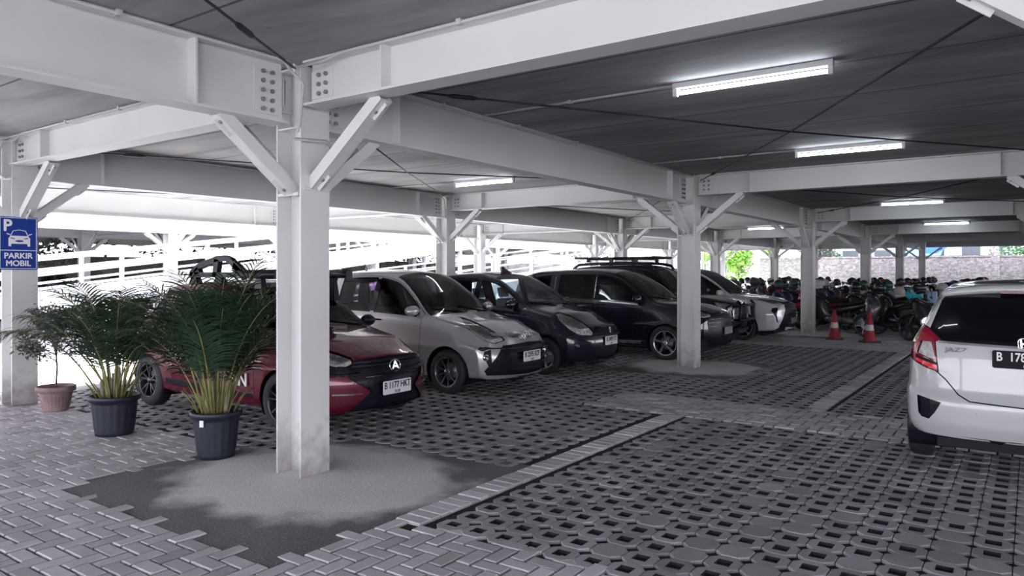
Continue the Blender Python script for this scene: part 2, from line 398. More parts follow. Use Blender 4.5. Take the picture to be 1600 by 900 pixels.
# cast concrete pads round the column feet
def pad_mat():
    m, nt, b = nodes('pad_concrete')
    g = nt.nodes.new('ShaderNodeNewGeometry')
    tc = nt.nodes.new('ShaderNodeTexCoord')
    # cement apron round the foot: a ragged patch with its own outline
    n1 = nt.nodes.new('ShaderNodeTexNoise'); n1.inputs['Scale'].default_value = 2.2; n1.inputs['Detail'].default_value = 5; nt.links.new(tc.outputs['Object'], n1.inputs['Vector'])
    ln = nt.nodes.new('ShaderNodeVectorMath'); ln.operation = 'LENGTH'
    mp = nt.nodes.new('ShaderNodeMapping'); mp.inputs['Location'].default_value = (-.12, -.05, 0); mp.inputs['Scale'].default_value = (.85, 1.05, 1); nt.links.new(tc.outputs['Object'], mp.inputs[0]); nt.links.new(mp.outputs[0], ln.inputs[0])
    s = nt.nodes.new('ShaderNodeMath'); s.operation = 'MULTIPLY_ADD'; s.inputs[1].default_value = .9; nt.links.new(n1.outputs['Fac'], s.inputs[0]); nt.links.new(ln.outputs['Value'], s.inputs[2])
    r = nt.nodes.new('ShaderNodeMapRange'); r.inputs['From Min'].default_value = 1.58; r.inputs['From Max'].default_value = 1.28; nt.links.new(s.outputs[0], r.inputs['Value'])
    n2 = nt.nodes.new('ShaderNodeTexNoise'); n2.inputs['Scale'].default_value = 70; n2.inputs['Detail'].default_value = 5; nt.links.new(tc.outputs['Object'], n2.inputs['Vector'])
    vo = nt.nodes.new('ShaderNodeTexVoronoi'); vo.inputs['Scale'].default_value = 75; nt.links.new(tc.outputs['Object'], vo.inputs['Vector'])
    st = nt.nodes.new('ShaderNodeMapRange'); st.inputs['From Min'].default_value = .22; st.inputs['From Max'].default_value = .12; nt.links.new(vo.outputs['Distance'], st.inputs['Value'])
    sel = nt.nodes.new('ShaderNodeMath'); sel.operation = 'GREATER_THAN'; sel.inputs[1].default_value = .6
    spx = nt.nodes.new('ShaderNodeSeparateColor'); nt.links.new(vo.outputs['Color'], spx.inputs[0]); nt.links.new(spx.outputs[0], sel.inputs[0])
    mu = nt.nodes.new('ShaderNodeMath'); mu.operation = 'MULTIPLY'; nt.links.new(st.outputs[0], mu.inputs[0]); nt.links.new(sel.outputs[0], mu.inputs[1])
    dirt = nt.nodes.new('ShaderNodeMix'); dirt.data_type = 'RGBA'; dirt.inputs['A'].default_value = (.075, .07, .075, 1); dirt.inputs['B'].default_value = (.20, .19, .195, 1); nt.links.new(n2.outputs['Fac'], dirt.inputs['Factor'])
    grit = nt.nodes.new('ShaderNodeMix'); grit.data_type = 'RGBA'; grit.inputs['B'].default_value = (.5, .48, .5, 1); nt.links.new(dirt.outputs['Result'], grit.inputs['A']); nt.links.new(mu.outputs[0], grit.inputs['Factor'])
    cem = nt.nodes.new('ShaderNodeMix'); cem.data_type = 'RGBA'; cem.inputs['A'].default_value = (.46, .44, .45, 1); cem.inputs['B'].default_value = (.78, .76, .77, 1); nt.links.new(n2.outputs['Fac'], cem.inputs['Factor'])
    mx = nt.nodes.new('ShaderNodeMix'); mx.data_type = 'RGBA'; nt.links.new(r.outputs[0], mx.inputs['Factor']); nt.links.new(grit.outputs['Result'], mx.inputs['A']); nt.links.new(cem.outputs['Result'], mx.inputs['B'])
    nt.links.new(mx.outputs['Result'], b.inputs['Base Color']); b.inputs['Roughness'].default_value = .9
    bp = nt.nodes.new('ShaderNodeBump'); bp.inputs['Strength'].default_value = .5; bp.inputs['Distance'].default_value = .008; nt.links.new(n2.outputs['Fac'], bp.inputs['Height']); nt.links.new(bp.outputs[0], b.inputs['Normal'])
    return m
M_PAD = pad_mat()
def pad(cx, cyy, x0, x1, y0, y1, cut=None):
    V, F = [], []; nx, ny = 40, 40; idx = {}
    for i in range(nx+1):
        for j in range(ny+1):
            x = x0+(x1-x0)*i/nx; y = y0+(y1-y0)*j/ny
            ex = min(i, nx-i, j, ny-j)/nx
            z = -.012+.02*min(1, ex*5)+.004*math.sin(x*7)*math.cos(y*5)
            idx[i, j] = len(V); V.append((x-cx, y-cyy, z))
    for i in range(nx):
        for j in range(ny):
            x = x0+(x1-x0)*(i+.5)/nx; y = y0+(y1-y0)*(j+.5)/ny
            if cut and cut(x, y): continue
            F.append((idx[i, j], idx[i+1, j], idx[i+1, j+1], idx[i, j+1]))
    o = raw_obj('floor_concrete_pad', V, F, M_PAD)
    for p in o.data.polygons: p.use_smooth = True
    o.location = (cx, cyy, 0)
pad(0, 0, -1.3, 1.32, -1.33, 1.3, lambda x, y: x < -.6 and y > .38)
for j in (1, 2, 3, 4): pad(0, j*PA, -1.25, 1.25, j*PA-1.25, j*PA+1.25)

# ------------------------------------------------------------------ deck over the bays
c = MB(); c.box(-10.9, 21.7, -8.4, 44, CEIL, CEIL+.18); o = c.build('ceiling', M_CEIL); tag(o, kind='structure')
CX = {0: 0., -1: -PB, -2: -2*PB, 1: PB, 2: 2*PB, 3: 3*PB}
def col_xy(i, j): return (i*PB+(-.05 if (i, j) == (0, 0) else 0), j*PA+(.05 if j == 0 else -.05))
BR = {(1,0): (.16, 2.24, .93, 2.84), (-1,0): (.16, 2.24, .93, 2.84), (0,1): (.14, 2.2, .78, 2.71), (0,-1): (.14, 2.2, .78, 2.71)}
def make_column():
    t = thing('steel_column', 'x', 'column')
    b = MB()
    b.box(.135, .15, -.14, .14, 0, CEIL-.01); b.box(-.15, -.135, -.14, .14, 0, CEIL-.01); b.box(-.135, .135, -.006, .006, 0, CEIL-.01)
    b.build('column_shaft', M_STEEL, t)
    b = MB(); b.box(-.2, .2, -.19, .19, -.03, .004); b.build('base_plate', M_BOLT, t)
    b = MB()
    for z in (2.72, 3.18): b.box(-.135, .135, -.135, .135, z-.008, z+.004)
    b.build('stiffener', M_STEEL, t)
    for (dx, dy), (r0, z0, r1, z1) in BR.items():
        b = MB(); a = Vector((dx*r0, dy*r0, z0)); e = Vector((dx*r1, dy*r1, z1)); side = Vector((-dy, dx, 0))
        d = (e-a).normalized(); n = d.cross(side)
        if n.z > 0: n = -n
        # an angle: wide leg facing down-out, narrow leg on its edge, gussets at the ends
        b.bar(a, e, .11, .01, 0, up=n); b.bar(a+side*.055-n*.04, e+side*.055-n*.04, .01, .09, 0, up=n); b.bar(a-side*.055-n*.04, e-side*.055-n*.04, .01, .09, 0, up=n)
        b.box(-.007, .007, -.12, .12, -.01, .01, 0, Matrix.Translation(a) @ Matrix.Rotation(math.atan2(dy, dx), 4, 'Z'))
        for p, s_ in ((a, 1), (e, -1)):
            g1 = p+d*s_*.02; 
            b.bar(g1-n*.03, g1+d*s_*.16-n*.03, .012, .13, 0, up=n)
        br = b.build('knee_brace', M_STEEL, t)
        b = MB()
        for p, s_ in ((a, 1), (e, -1)):
            for q in (.06, .12):
                c0 = p+d*s_*q+side*(.02 if q < .1 else -.02)
                b.tube([c0, c0+n*.016], .014, 6)
        b.build('bolt', M_BOLT, br)
    return t
col0 = make_column()
cols = {}
row_word = {0: 'in the aisle row beside the parked noses', -1: 'in the row behind the parked cars', -2: 'at the edge of the deck by the ramp', 1: 'in the row across the aisle', -3: 'under the neighbouring deck', 2: 'in the far row across the aisle'}
labels = {(0,0): 'nearest white steel H column, muddy at its foot, beside the red car', (-1,0): 'white steel H column at the left that carries the blue parking sign',
 (0,1): 'white steel H column on a pale pad in front of the long black car', (0,2): 'white steel H column at the nose of the white car, before the motorcycles',
 (0,3): 'white steel H column rising among the motorcycles behind the two cones', (0,4): 'darker steel H column beyond the column among the motorcycles', (0,5): 'farthest slim column of the aisle row, before the stone wall',
 (-1,1): 'white steel column behind the silver car and the small black hatchback', (-1,2): 'white steel column behind the roof tray of the black off-roader', (-1,3): 'white steel column behind the white car, beside the ramp panels', (-1,4): 'slim white column in front of the bright green plants'}
first = True
def place_col(i, j, x, y, lab, grp=None):
    global first
    t = col0 if first else copy_tree(col0); first = False
    t.location = (x, y, 0); tag(t, lab, 'column', grp); cols[i, j] = t
    return t
for i in (0, -1, -2, 1):
    for j in range(-1 if i in (0, 1) else 0, 6):
        x, y = col_xy(i, j)
        if (i, j) in ((0, -1), (1, -1), (1, 0)) : pass
        lab = labels.get((i, j)); grp = None
        if lab is None: lab = 'white steel H column '+row_word[i]; grp = 'columns '+row_word[i]
        if (i, j) in ((1, -1),): continue
        place_col(i, j, x, y, lab, grp)
for j in range(0, 6): place_col(-3, j, -3*PB, j*PA, 'white sunlit column on the near edge of the neighbouring deck', 'columns of the neighbouring deck edge')
for j in range(0, 5): place_col(-4, j, -4*PB, j*PA, 'grey column in the shade under the neighbouring deck', 'columns under the neighbouring deck')
def i_beam(b, a, e, zb, zt, w=.2):
    a = Vector((a[0], a[1], 0)); e = Vector((e[0], e[1], 0))
    b.bar(a+Vector((0,0,zb+.008)), e+Vector((0,0,zb+.008)), w, .016); b.bar(a+Vector((0,0,zt-.008)), e+Vector((0,0,zt-.008)), w, .016)
    b.bar(a+Vector((0,0,(zb+zt)/2)), e+Vector((0,0,(zb+zt)/2)), .012, zt-zb-.03)
def beam(name, label, ax, pos, a0, a1, zb, lab_group=None, splice=(), bolts=0, ref=None):
    """ax 'x' or 'y' is the run; pos the other coordinate"""
    t = thing(name, label, 'beam', (0,0,0), group=lab_group)
    b = MB(); P = (lambda s: (s, pos)) if ax == 'x' else (lambda s: (pos, s))
    i_beam(b, P(a0), P(a1), zb, CEIL-.002); b.build('beam_section', M_STEEL, t)
    for s in splice:
        b = MB(); c = P(s)
        if ax == 'x': b.box(c[0]-.008, c[0]+.008, c[1]-.1, c[1]+.1, zb+.016, CEIL-.018)
        else: b.box(c[0]-.1, c[0]+.1, c[1]-.008, c[1]+.008, zb+.016, CEIL-.018)
        b.build('stiffener', M_STEEL, t)
    if bolts:
        for s, sg in ((a0, 1), (a1, -1)):
            c = P(s); b = MB(); z0, z1 = zb+.06, CEIL-.07
            L = .24
            if ax == 'x': b.box(min(s, s+sg*L), max(s, s+sg*L), c[1]-.013, c[1]+.013, z0, z1)
            else: b.box(c[0]-.013, c[0]+.013, min(s, s+sg*L), max(s, s+sg*L), z0, z1)
            sp_ = b.build('splice_plate', M_STEEL, t)
            b = MB()
            for r_ in range(bolts):
                z = z0+(z1-z0)*(r_+.5)/bolts
                for q in (.09, .17):
                    for sd in (-1, 1):
                        if ax == 'x': b.tube([(s+sg*q, c[1]+sd*.013, z), (s+sg*q, c[1]+sd*.032, z)], .017, 6)
                        else: b.tube([(c[0]+sd*.013, s+sg*q, z), (c[0]+sd*.032, s+sg*q, z)], .017, 6)
            b.build('bolt', M_BOLT, sp_)
    return t
ordn = ['nearest', 'second', 'third', 'fourth', 'fifth', 'sixth']
rowl = {0: 'on the aisle column row', -1: 'on the column row behind the cars', -2: 'on the deck edge row by the ramp', 1: 'across the aisle'}
for i in (0, -1, -2, 1):
    for j in range(-1, 5):
        if j == -1 and i == 1: continue
        t = beam('main_beam', 'deep white steel beam %s, %s' % (rowl[i], 'overhead from the nearest column towards the viewer' if j == -1 else 'span %s beyond the front bay' % ordn[j] if j else 'first span past the front columns'),
             'y', i*PB, j*PA+.16, (j+1)*PA-.2, 2.72, splice=(j*PA+1.0, (j+1)*PA-.95), bolts=5)
for j in range(0, 6):
    for i in (-2, -1, 0, 1):
        lab = 'shallower white cross beam, %s, %s' % ({-2: 'outer bay by the ramp', -1: 'over the parked cars', 0: 'over the driving aisle', 1: 'past the aisle at the right'}[i], 'at the front columns' if j == 0 else 'at column line %s past the front' % ordn[j-1])
        beam('cross_beam', lab, 'x', j*PA-.03, i*PB+.17, (i+1)*PB-.17, 2.86, splice=(i*PB+1.0, (i+1)*PB-1.0), bolts=3)
# neighbouring deck: sunlit fascia and soffit
M_FASCIA = mat('white_fascia', (.8, .8, .8), .5)
b = MB(); b.box(-16.2, -15.9, -10, 46, 2.72, 3.4); t = b.build('trim_neighbour_fascia', M_FASCIA); tag(t, kind='structure')
b = MB(); b.box(-40, -16.2, -10, 46, CEIL, CEIL+.18); t = b.build('ceiling_neighbour_deck', M_CEIL); tag(t, kind='structure')
for k, x in enumerate((-4*PB, -5*PB)):
    beam('main_beam', 'grey beam in the shade under the neighbouring deck, %s' % ('nearer one' if k == 0 else 'farther one'), 'y', x, -8, 44, 2.72)
for j in range(0, 5): beam('cross_beam', 'grey cross beam under the neighbouring deck', 'x', j*PA, -5*PB, -3*PB-.2, 2.8, 'cross beams under the neighbouring deck', splice=(-3.3*PB,))
b = MB(); b.box(-11.0, -10.8, -8.4, 44, 2.72, 3.45); 

# ------------------------------------------------------------------ tube lights, conduits, tie rods
M_TUBE = mat('lamp_tube', (1, 1, 1), .4, emit=((.86, .95, 1), 34))
M_FIX = mat('lamp_body', (.7, .71, .72), .4)
def make_light():
    t = thing('tube_light', 'x', 'ceiling light')
    b = MB(); b.box(-.64, .64, -.03, .03, -.05, 0); b.build('fixture_body', M_FIX, t, bevel=.006)
    for s in (-1, 1):
        b = MB(); b.box(s*.62-.02, s*.62+.02, -.022, .022, -.115, -.05); b.build('lamp_holder', M_FIX, t, bevel=.004)
    b = MB(); b.tube([(-.6, 0, -.085), (.6, 0, -.085)], .017, 12); b.build('lamp_tube', M_TUBE, t)
    return t
lt0 = make_light(); fl = True
LL = [(2.83, 2.15, 'fluorescent tube light over the aisle, the nearest and largest'), (2.80, 6.22, 'second fluorescent tube light over the aisle, behind the nearest'),
      (2.5, 14.75, 'third fluorescent tube light over the aisle, beyond two cross beams'), (2.48, 23.2, 'farthest fluorescent tube light over the aisle'),
      (-3.0, 6.25, 'fluorescent tube light over the silver car'), (-2.97, 22.5, 'far fluorescent tube light over the parking row near the white car')]
for x, y, lab in LL:
    t = lt0 if fl else copy_tree(lt0); fl = False
    t.location = (x, y, CEIL); tag(t, lab, 'ceiling light')
M_COND = mat('conduit_grey', (.5, .5, .51), .5)
def pipe(name, label, pts, r=.012, cat='conduit', m=M_COND, clamps=True):
    b = MB(); b.tube(pts, r, 8); o = b.build(name, m); tag(o, label, cat)
    if clamps:
        c = MB()
        for a, e in zip(pts[:-1], pts[1:]):
            a = Vector(a); e = Vector(e); L = (e-a).length; n = int(L/1.3)
            for k in range(1, n+1):
                c = MB(); p = a.lerp(e, k/(n+1)); c.box(p.x-.018, p.x+.018, p.y-.018, p.y+.018, p.z-.018, p.z+.02); c.build('pipe_clip', m, o)
    return o
zc = CEIL-.02
pipe('conduit', 'grey conduit on the top edge of the aisle beam feeding the aisle lamps', [(.13, .3, zc), (.13, 7.8, zc)])
pipe('conduit', 'grey conduit across the ceiling to the nearest tube light', [(.14, 2.15, zc+.005), (2.2, 2.15, zc+.005)])
pipe('conduit', 'grey conduit across the ceiling to the second aisle tube light', [(.14, 6.22, zc+.005), (2.17, 6.22, zc+.005)])
pipe('conduit', 'grey conduit along the overhead beam left of the nearest column', [(.13, -7.5, zc), (.13, -.28, zc), (.12, -.2, 3.12), (.17, -.12, 3.02), (.17, -.16, 2.7), (.15, -.2, 2.6), (.17, .1, 2.62), (.17, .2, 2.55)])
pipe('conduit', 'grey conduit along the cross beam right of the nearest column', [(.2, -.2, 3.13), (.45, -.15, 3.15), (.6, -.15, zc), (5.1, -.15, zc)])
pipe('conduit', 'grey conduit along the cross beam between the nearest column and the sign column', [(-.3, -.16, zc), (-4.75, -.16, zc), (-4.95, -.16, 3.12), (-5.2, -.18, 3.14), (-5.28, -.18, 3.05), (-5.28, -.18, 2.75), (-5.1, -.18, 2.68), (-4.9, -.18, 2.68)])
pipe('conduit', 'thin conduit along the beam behind the parked cars', [(-PB+.13, .3, zc), (-PB+.13, 7.6, zc), (-PB+.16, 7.75, 3.1), (-PB+.16, 7.8, 2.7)])
pipe('conduit', 'thin conduit across the ceiling to the tube light over the silver car', [(-PB+.14, 6.25, zc+.005), (-3.65, 6.25, zc+.005)])
for x0, y0, x1, y1, lab in ((.3, .3, PB-.3, PA-.3, 'dark tie rod under the aisle ceiling running from the nearest column to the right'), (.3, PA-.3, PB-.3, .3, 'dark tie rod under the aisle ceiling crossing over by the nearest tube light'),
      (.3, PA+.3, PB-.3, 2*PA-.3, 'dark tie rod in the second aisle bay from the pale pad column'), (.3, 2*PA-.3, PB-.3, PA+.3, 'dark tie rod in the second aisle bay crossing the other'),
      (-PB+.3, .3, -.3, PA-.3, 'thin tie rod above the silver car running off the sign column corner'), (-PB+.3, PA-.3, -.3, .3, 'thin tie rod above the silver car with a turnbuckle by the nearest column'),
      (.3, -.3, PB-.3, -PA+.3, 'tie rod in the front bay right of the overhead beam'), (-.3, -.3, -PB+.3, -PA+.3, 'tie rod overhead in the front bay left of the overhead beam'), (-PB+.3, -.3, -.3, -PA+.3, 'tie rod crossing overhead at the top left'),
      (-2*PB+.3, .3, -PB-.3, PA-.3, 'thin tie rod in the outer bay by the ramp'), (-PB+.3, PA+.3, -.3, 2*PA-.3, 'thin tie rod above the long black car'), (-PB+.3, 2*PA-.3, -.3, PA+.3, 'thin tie rod crossing above the long black car')):
    z = 3.08
    o = pipe('tie_rod', lab, [(x0, y0, z), ((x0+x1)/2, (y0+y1)/2, z-.05), (x1, y1, z)], .009, 'tie rod', M_DARKROD, False)
    b = MB(); d = Vector((x1-x0, y1-y0, 0)).normalized(); p = Vector((x0, y0, z))+d*.75
    p.z -= .012
    b.tube([p, p+d*.05, p+d*.22, p+d*.27], [.01, .02, .02, .01], 8); b.build('turnbuckle', M_DARKROD, o)
    for s_, q in ((1, Vector((x0, y0, z))), (-1, Vector((x1, y1, z)))):
        b = MB(); b.bar(q-d*s_*.05, q+d*s_*.03, .012, .06); b.build('end_lug', M_STEEL, o)
# ------------------------------------------------------------------ cars
def curve(tab):
    xs = [p[0] for p in tab]; ys = [p[1] for p in tab]
    n = len(xs); d = [(ys[i+1]-ys[i])/(xs[i+1]-xs[i]) for i in range(n-1)]
    m = [d[0]]+[0 if d[i-1]*d[i] <= 0 else 2*d[i-1]*d[i]/(d[i-1]+d[i]) for i in range(1, n-1)]+[d[-1]]
    def f(x):
        if x <= xs[0]: return ys[0]
        if x >= xs[-1]: return ys[-1]
        i = 0
        while x > xs[i+1]: i += 1
        h = xs[i+1]-xs[i]; t = (x-xs[i])/h
        return (2*t**3-3*t**2+1)*ys[i]+(t**3-2*t**2+t)*h*m[i]+(-2*t**3+3*t**2)*ys[i+1]+(t**3-t**2)*h*m[i+1]
    return f
def catmull(P, sub):
    out = []
    n = len(P)
    for i in range(n-1):
        p0, p1, p2, p3 = P[max(i-1, 0)], P[i], P[i+1], P[min(i+2, n-1)]
        k = sub[i] if isinstance(sub, list) else sub
        for q in range(k):
            t = q/k
            o = []
            for a in range(2):
                d1 = (p2[a]-p0[a])*.5; d2 = (p3[a]-p1[a])*.5; s = p2[a]-p1[a]
                # limit tangents so short segments do not overshoot
                lim = 1.3*math.dist(p1, p2); d1 = max(-lim, min(lim, d1)); d2 = max(-lim, min(lim, d2))
                o.append(p1[a]+d1*t+(3*s-2*d1-d2)*t*t+(d1+d2-2*s)*t**3)
            out.append(tuple(o))
    out.append(tuple(P[-1])); return out
def sstep(a, b, x):
    t = max(0, min(1, (x-a)/(b-a))); return t*t*(3-2*t)
def inpoly(poly, x, y):
    c = False; n = len(poly); j = n-1
    for i in range(n):
        xi, yi = poly[i]; xj, yj = poly[j]
        if (yi > y) != (yj > y) and x < (xj-xi)*(y-yi)/(yj-yi)+xi: c = not c
        j = i
    return c
def offset_poly(poly, d):
    """grow (d>0) a counter-clockwise or clockwise outline"""
    n = len(poly); A = sum(poly[i][0]*poly[(i+1) % n][1]-poly[(i+1) % n][0]*poly[i][1] for i in range(n))
    sg = 1 if A > 0 else -1; out = []
    for i in range(n):
        p, q, r = Vector(poly[i-1]), Vector(poly[i]), Vector(poly[(i+1) % n])
        a = (q-p).normalized(); b = (r-q).normalized()
        na = Vector((a.y, -a.x))*sg; nb = Vector((b.y, -b.x))*sg
        m = na+nb
        if m.length < .2: m = na
        m = m.normalized(); k = d/max(.45, m.dot(na)); out.append(tuple(q+m*k))
    return out
class Car:
    def __init__(s, spec): s.sp = spec; s.parts = {}; s.meshes = []
    def shell(s):
        sp = s.sp; x0, x1 = sp['xr'], sp['xf']
        C = {k: curve(sp[k]) for k in ('zb', 'zt', 'crown', 'zbelt', 'w', 'db', 'wr', 'fx', 'rx')}
        s.C = C
        def shear(x, y, z):
            w = C['w'](x)
            f = sstep(x1-sp.get('fl', .8), x1, x); r = 1-sstep(x0, x0+sp.get('rl', .9), x)
            u = min(1, abs(y)/max(w, .01))
            return x+f*(C['fx'](z)-sp['fb']*u**sp.get('fp', 2.6))+r*(C['rx'](z)+sp['rb']*u**sp.get('rp', 3.5))
        s.shear = shear
        nst = 96; xs = [x0+(x1-x0)*(.5-.5*math.cos(math.pi*i/(nst-1)))*.35+(x1-x0)*(i/(nst-1))*.65 for i in range(nst)]
        rings = []
        for x in xs:
            zb, zt, cr, zbe, w, db, wr = (C[k](x) for k in ('zb', 'zt', 'crown', 'zbelt', 'w', 'db', 'wr'))
            wb = w-db; zre = zt-cr; wr = min(wr, wb); zbe = min(zbe, zre-.02)
            zl = sp.get('zline', .62); zl = min(zl, zbe-.1)
            P = [(0, zb), (w*.55, zb), (w-.12, zb), (w-.045, zb+.03), (w-.02, zb+.10), (w-.012, zb+(zl-zb)*.5), (w-.004, zl-.05), (w, zl), (w-.012, zl+.05),
                 (w-db*.45-.006, zbe-.07), (wb, zbe), ((wb*2+wr)/3, zbe+(zre-zbe)*.36), ((wb+wr*2)/3-.0, zbe+(zre-zbe)*.72), (wr, zre), (wr-.05*min(1, cr*20), zre+cr*.45), (wr*.6, zt-cr*.22), (0, zt)]
            rings.append(catmull(P, [1, 2, 2, 3, 3, 3, 2, 2, 4, 3, 5, 4, 4, 3, 4, 4]))
        n = len(rings[0]); bm = bmesh.new(); V = []
        for x, r in zip(xs, rings):
            row = []
            for y, z in r: row.append(bm.verts.new((shear(x, y, z), y, z)))
            mir = [row[k] if r[k][0] < 1e-6 else bm.verts.new((shear(x, -r[k][0], r[k][1]), -r[k][0], r[k][1])) for k in range(n)]
            V.append((row, mir))
        for i in range(nst-1):
            for k in range(n-1):
                for sd, (A, B) in ((0, (V[i][0], V[i+1][0])), (1, (V[i][1], V[i+1][1]))):
                    q = [A[k], B[k], B[k+1], A[k+1]]
                    if sd: q = q[::-1]
                    try: bm.faces.new(q)
                    except ValueError: pass
        M = 22
        for e, i in ((1, nst-1), (0, 0)):
            rows = []
            for k in range(n):
                y, z = rings[i][k]
                row = [V[i][0][k]]
                if y > 1e-6:
                    for m in range(1, M):
                        yy = y*(1-2*m/M); row.append(bm.verts.new((shear(xs[i], yy, z), yy, z)))
                    row.append(V[i][1][k])
                else: row = [V[i][0][k]]*(M+1)
                rows.append(row)
            for k in range(n-1):
                for m in range(M):
                    q = [rows[k][m], rows[k][m+1], rows[k+1][m+1], rows[k+1][m]]
                    qq = []
                    for v in q:
                        if v not in qq: qq.append(v)
                    if len(qq) < 3: continue
                    if e: qq = qq[::-1]
                    try: bm.faces.new(qq)
                    except ValueError: pass
        bmesh.ops.remove_doubles(bm, verts=bm.verts[:], dist=.0004)
        bmesh.ops.dissolve_degenerate(bm, dist=.0003, edges=bm.edges[:])
        bmesh.ops.recalc_face_normals(bm, faces=bm.faces[:])
        for f in bm.faces: f.smooth = True
        s.bm = bm; s.lay = bm.faces.layers.int.new('part'); s.names = ['body']
        me = bpy.data.meshes.new('t'); bm.to_mesh(me)
        s.bvh = BVHTree.FromBMesh(bm)
        bpy.data.meshes.remove(me)
    def region(s, name, poly, view, nmin=.3, cond=None):
        """cut the outline into the shell and give the faces inside it to a part"""
        if name not in s.names: s.names.append(name)
        pid = s.names.index(name); bm = s.bm
        if view[0] in 'OQ':      # corner views: O front corner, Q rear corner; a grows outwards and away from the end; view = ('O', degrees)
            qa = R(view[1]); sx = 1 if view[0] == 'O' else -1
            for sg in ((-1, 1) if len(view) < 3 else (view[2],)):
                U = Vector((-sx*math.sin(qa), sg*math.cos(qa), 0)); D = Vector((sx*math.cos(qa), sg*math.sin(qa), 0))
                lo = [min(p[a] for p in poly) for a in (0, 1)]; hi = [max(p[a] for p in poly) for a in (0, 1)]
                fs = []
                for f in bm.faces:
                    if f.normal.dot(D) < nmin or f.calc_center_median().y*sg < 0: continue
                    A = [v.co.dot(U) for v in f.verts]; Z = [v.co.z for v in f.verts]
                    if min(A) > hi[0]+.001 or max(A) < lo[0]-.001 or min(Z) > hi[1]+.001 or max(Z) < lo[1]-.001: continue
                    if cond is None or cond(f.calc_center_median()): fs.append(f)
                if not fs: continue
                geom = list(set(e for f in fs for e in f.edges))+list(set(v for f in fs for v in f.verts))+fs
                for i in range(len(poly)):
                    a, b = poly[i], poly[(i+1) % len(poly)]
                    dx, dy = b[0]-a[0], b[1]-a[1]
                    r = bmesh.ops.bisect_plane(bm, geom=geom, dist=1e-5, plane_co=U*a[0]+Vector((0, 0, a[1])), plane_no=U*dy-Vector((0, 0, dx)))
                    geom = r['geom']
                for g in geom:
                    if isinstance(g, bmesh.types.BMFace) and g.is_valid:
                        c = g.calc_center_median()
                        if inpoly(poly, c.dot(U), c.z): g[s.lay] = pid
            return
        ax = {'S': (0, 2, 1), 'L': (0, 2, 1), 'D': (0, 2, 1), 'F': (1, 2, 0), 'R': (1, 2, 0), 'T': (0, 1, 2)}[view]
        def ok(f):
            n = f.normal; c = f.calc_center_median()
            if view == 'S' and abs(n.y) < nmin: return False
            if view == 'D' and n.y > -nmin: return False
            if view == 'L' and n.y < nmin: return False
            if view == 'F' and (n.x < nmin): return False
            if view == 'R' and (n.x > -nmin): return False
            if view == 'T' and n.z < nmin: return False
            return cond is None or cond(c)
        polys = [poly]
        if view in 'FR' and name[0] != '_' and not (min(p[0] for p in poly) < -.001): polys = [poly, [(-a, b) for a, b in poly]]
        elif view in 'FR' and min(p[0] for p in poly) >= -.001: polys = [poly, [(-a, b) for a, b in poly]]
        if view == 'T' and min(p[1] for p in poly) >= -.001: polys = [poly, [(a, -b) for a, b in poly]]
        for pl in polys:
            lo = [min(p[a] for p in pl) for a in (0, 1)]; hi = [max(p[a] for p in pl) for a in (0, 1)]
            fs = []
            for f in bm.faces:
                if any(min(v.co[ax[a]] for v in f.verts) > hi[a]+.001 or max(v.co[ax[a]] for v in f.verts) < lo[a]-.001 for a in (0, 1)): continue
                if ok(f): fs.append(f)
            if not fs: continue
            geom = list(set(e for f in fs for e in f.edges))+list(set(v for f in fs for v in f.verts))+fs
            n = len(pl)
            for i in range(n):
                a, b = pl[i], pl[(i+1) % n]
                dx, dy = b[0]-a[0], b[1]-a[1]
                if math.hypot(dx, dy) < 1e-5: continue
                co = [0, 0, 0]; no = [0, 0, 0]; co[ax[0]] = a[0]; co[ax[1]] = a[1]; no[ax[0]] = dy; no[ax[1]] = -dx
                r = bmesh.ops.bisect_plane(bm, geom=geom, dist=1e-5, plane_co=co, plane_no=no)
                geom = r['geom']
            for g in geom:
                if isinstance(g, bmesh.types.BMFace) and g.is_valid:
                    c = g.calc_center_median()
                    if inpoly(pl, c[ax[0]], c[ax[1]]): g[s.lay] = pid
    def panel(s, name, poly, view, gap=.006, **k):
        s.region('seam', offset_poly(poly, gap/2), view, **k); s.region(name, offset_poly(poly, -gap/2), view, **k)
    def window(s, name, poly, view, rim=.022, **k):
        s.region('window_trim', offset_poly(poly, rim), view, **k); s.region(name, poly, view, **k)
    def hit(s, p, d):
        h = s.bvh.ray_cast(Vector(p), Vector(d)); return h[0], h[1]
    def front(s, y, z, off=0):
        h, n = s.hit((s.sp['xf']+1, y, z), (-1, 0, 0)); return h+n*off, n
    def rear(s, y, z, off=0):
        h, n = s.hit((s.sp['xr']-1, y, z), (1, 0, 0)); return h+n*off, n
    def side(s, x, z, sg, off=0):
        h, n = s.hit((x, sg*3, z), (0, -sg, 0)); return h+n*off, n
    def top(s, x, y, off=0):
        h, n = s.hit((x, y, 4), (0, 0, -1)); return h+n*off, n
    def strip(s, name, pts, w, h, m, parent, fn, samples=10, up=None, mb=None):
        """a moulding that follows the body: pts in the view plane, fn maps them to the surface"""
        P = []
        for (a, b) in zip(pts[:-1], pts[1:]):
            for q in range(samples): 
                t = q/samples; P.append(fn(a[0]+(b[0]-a[0])*t, a[1]+(b[1]-a[1])*t))
        P.append(fn(*pts[-1]))
        rings = []
        for i, (p, n) in enumerate(P):
            t = (P[min(i+1, len(P)-1)][0]-P[max(i-1, 0)][0]).normalized(); v = n.cross(t).normalized()
            rings.append([p-v*w/2, p-v*w*.42+n*h, p+v*w*.42+n*h, p+v*w/2])
        b = mb or MB(); b.loft(rings, 0, True, False)
        if mb is None: return b.build(name, m, parent)
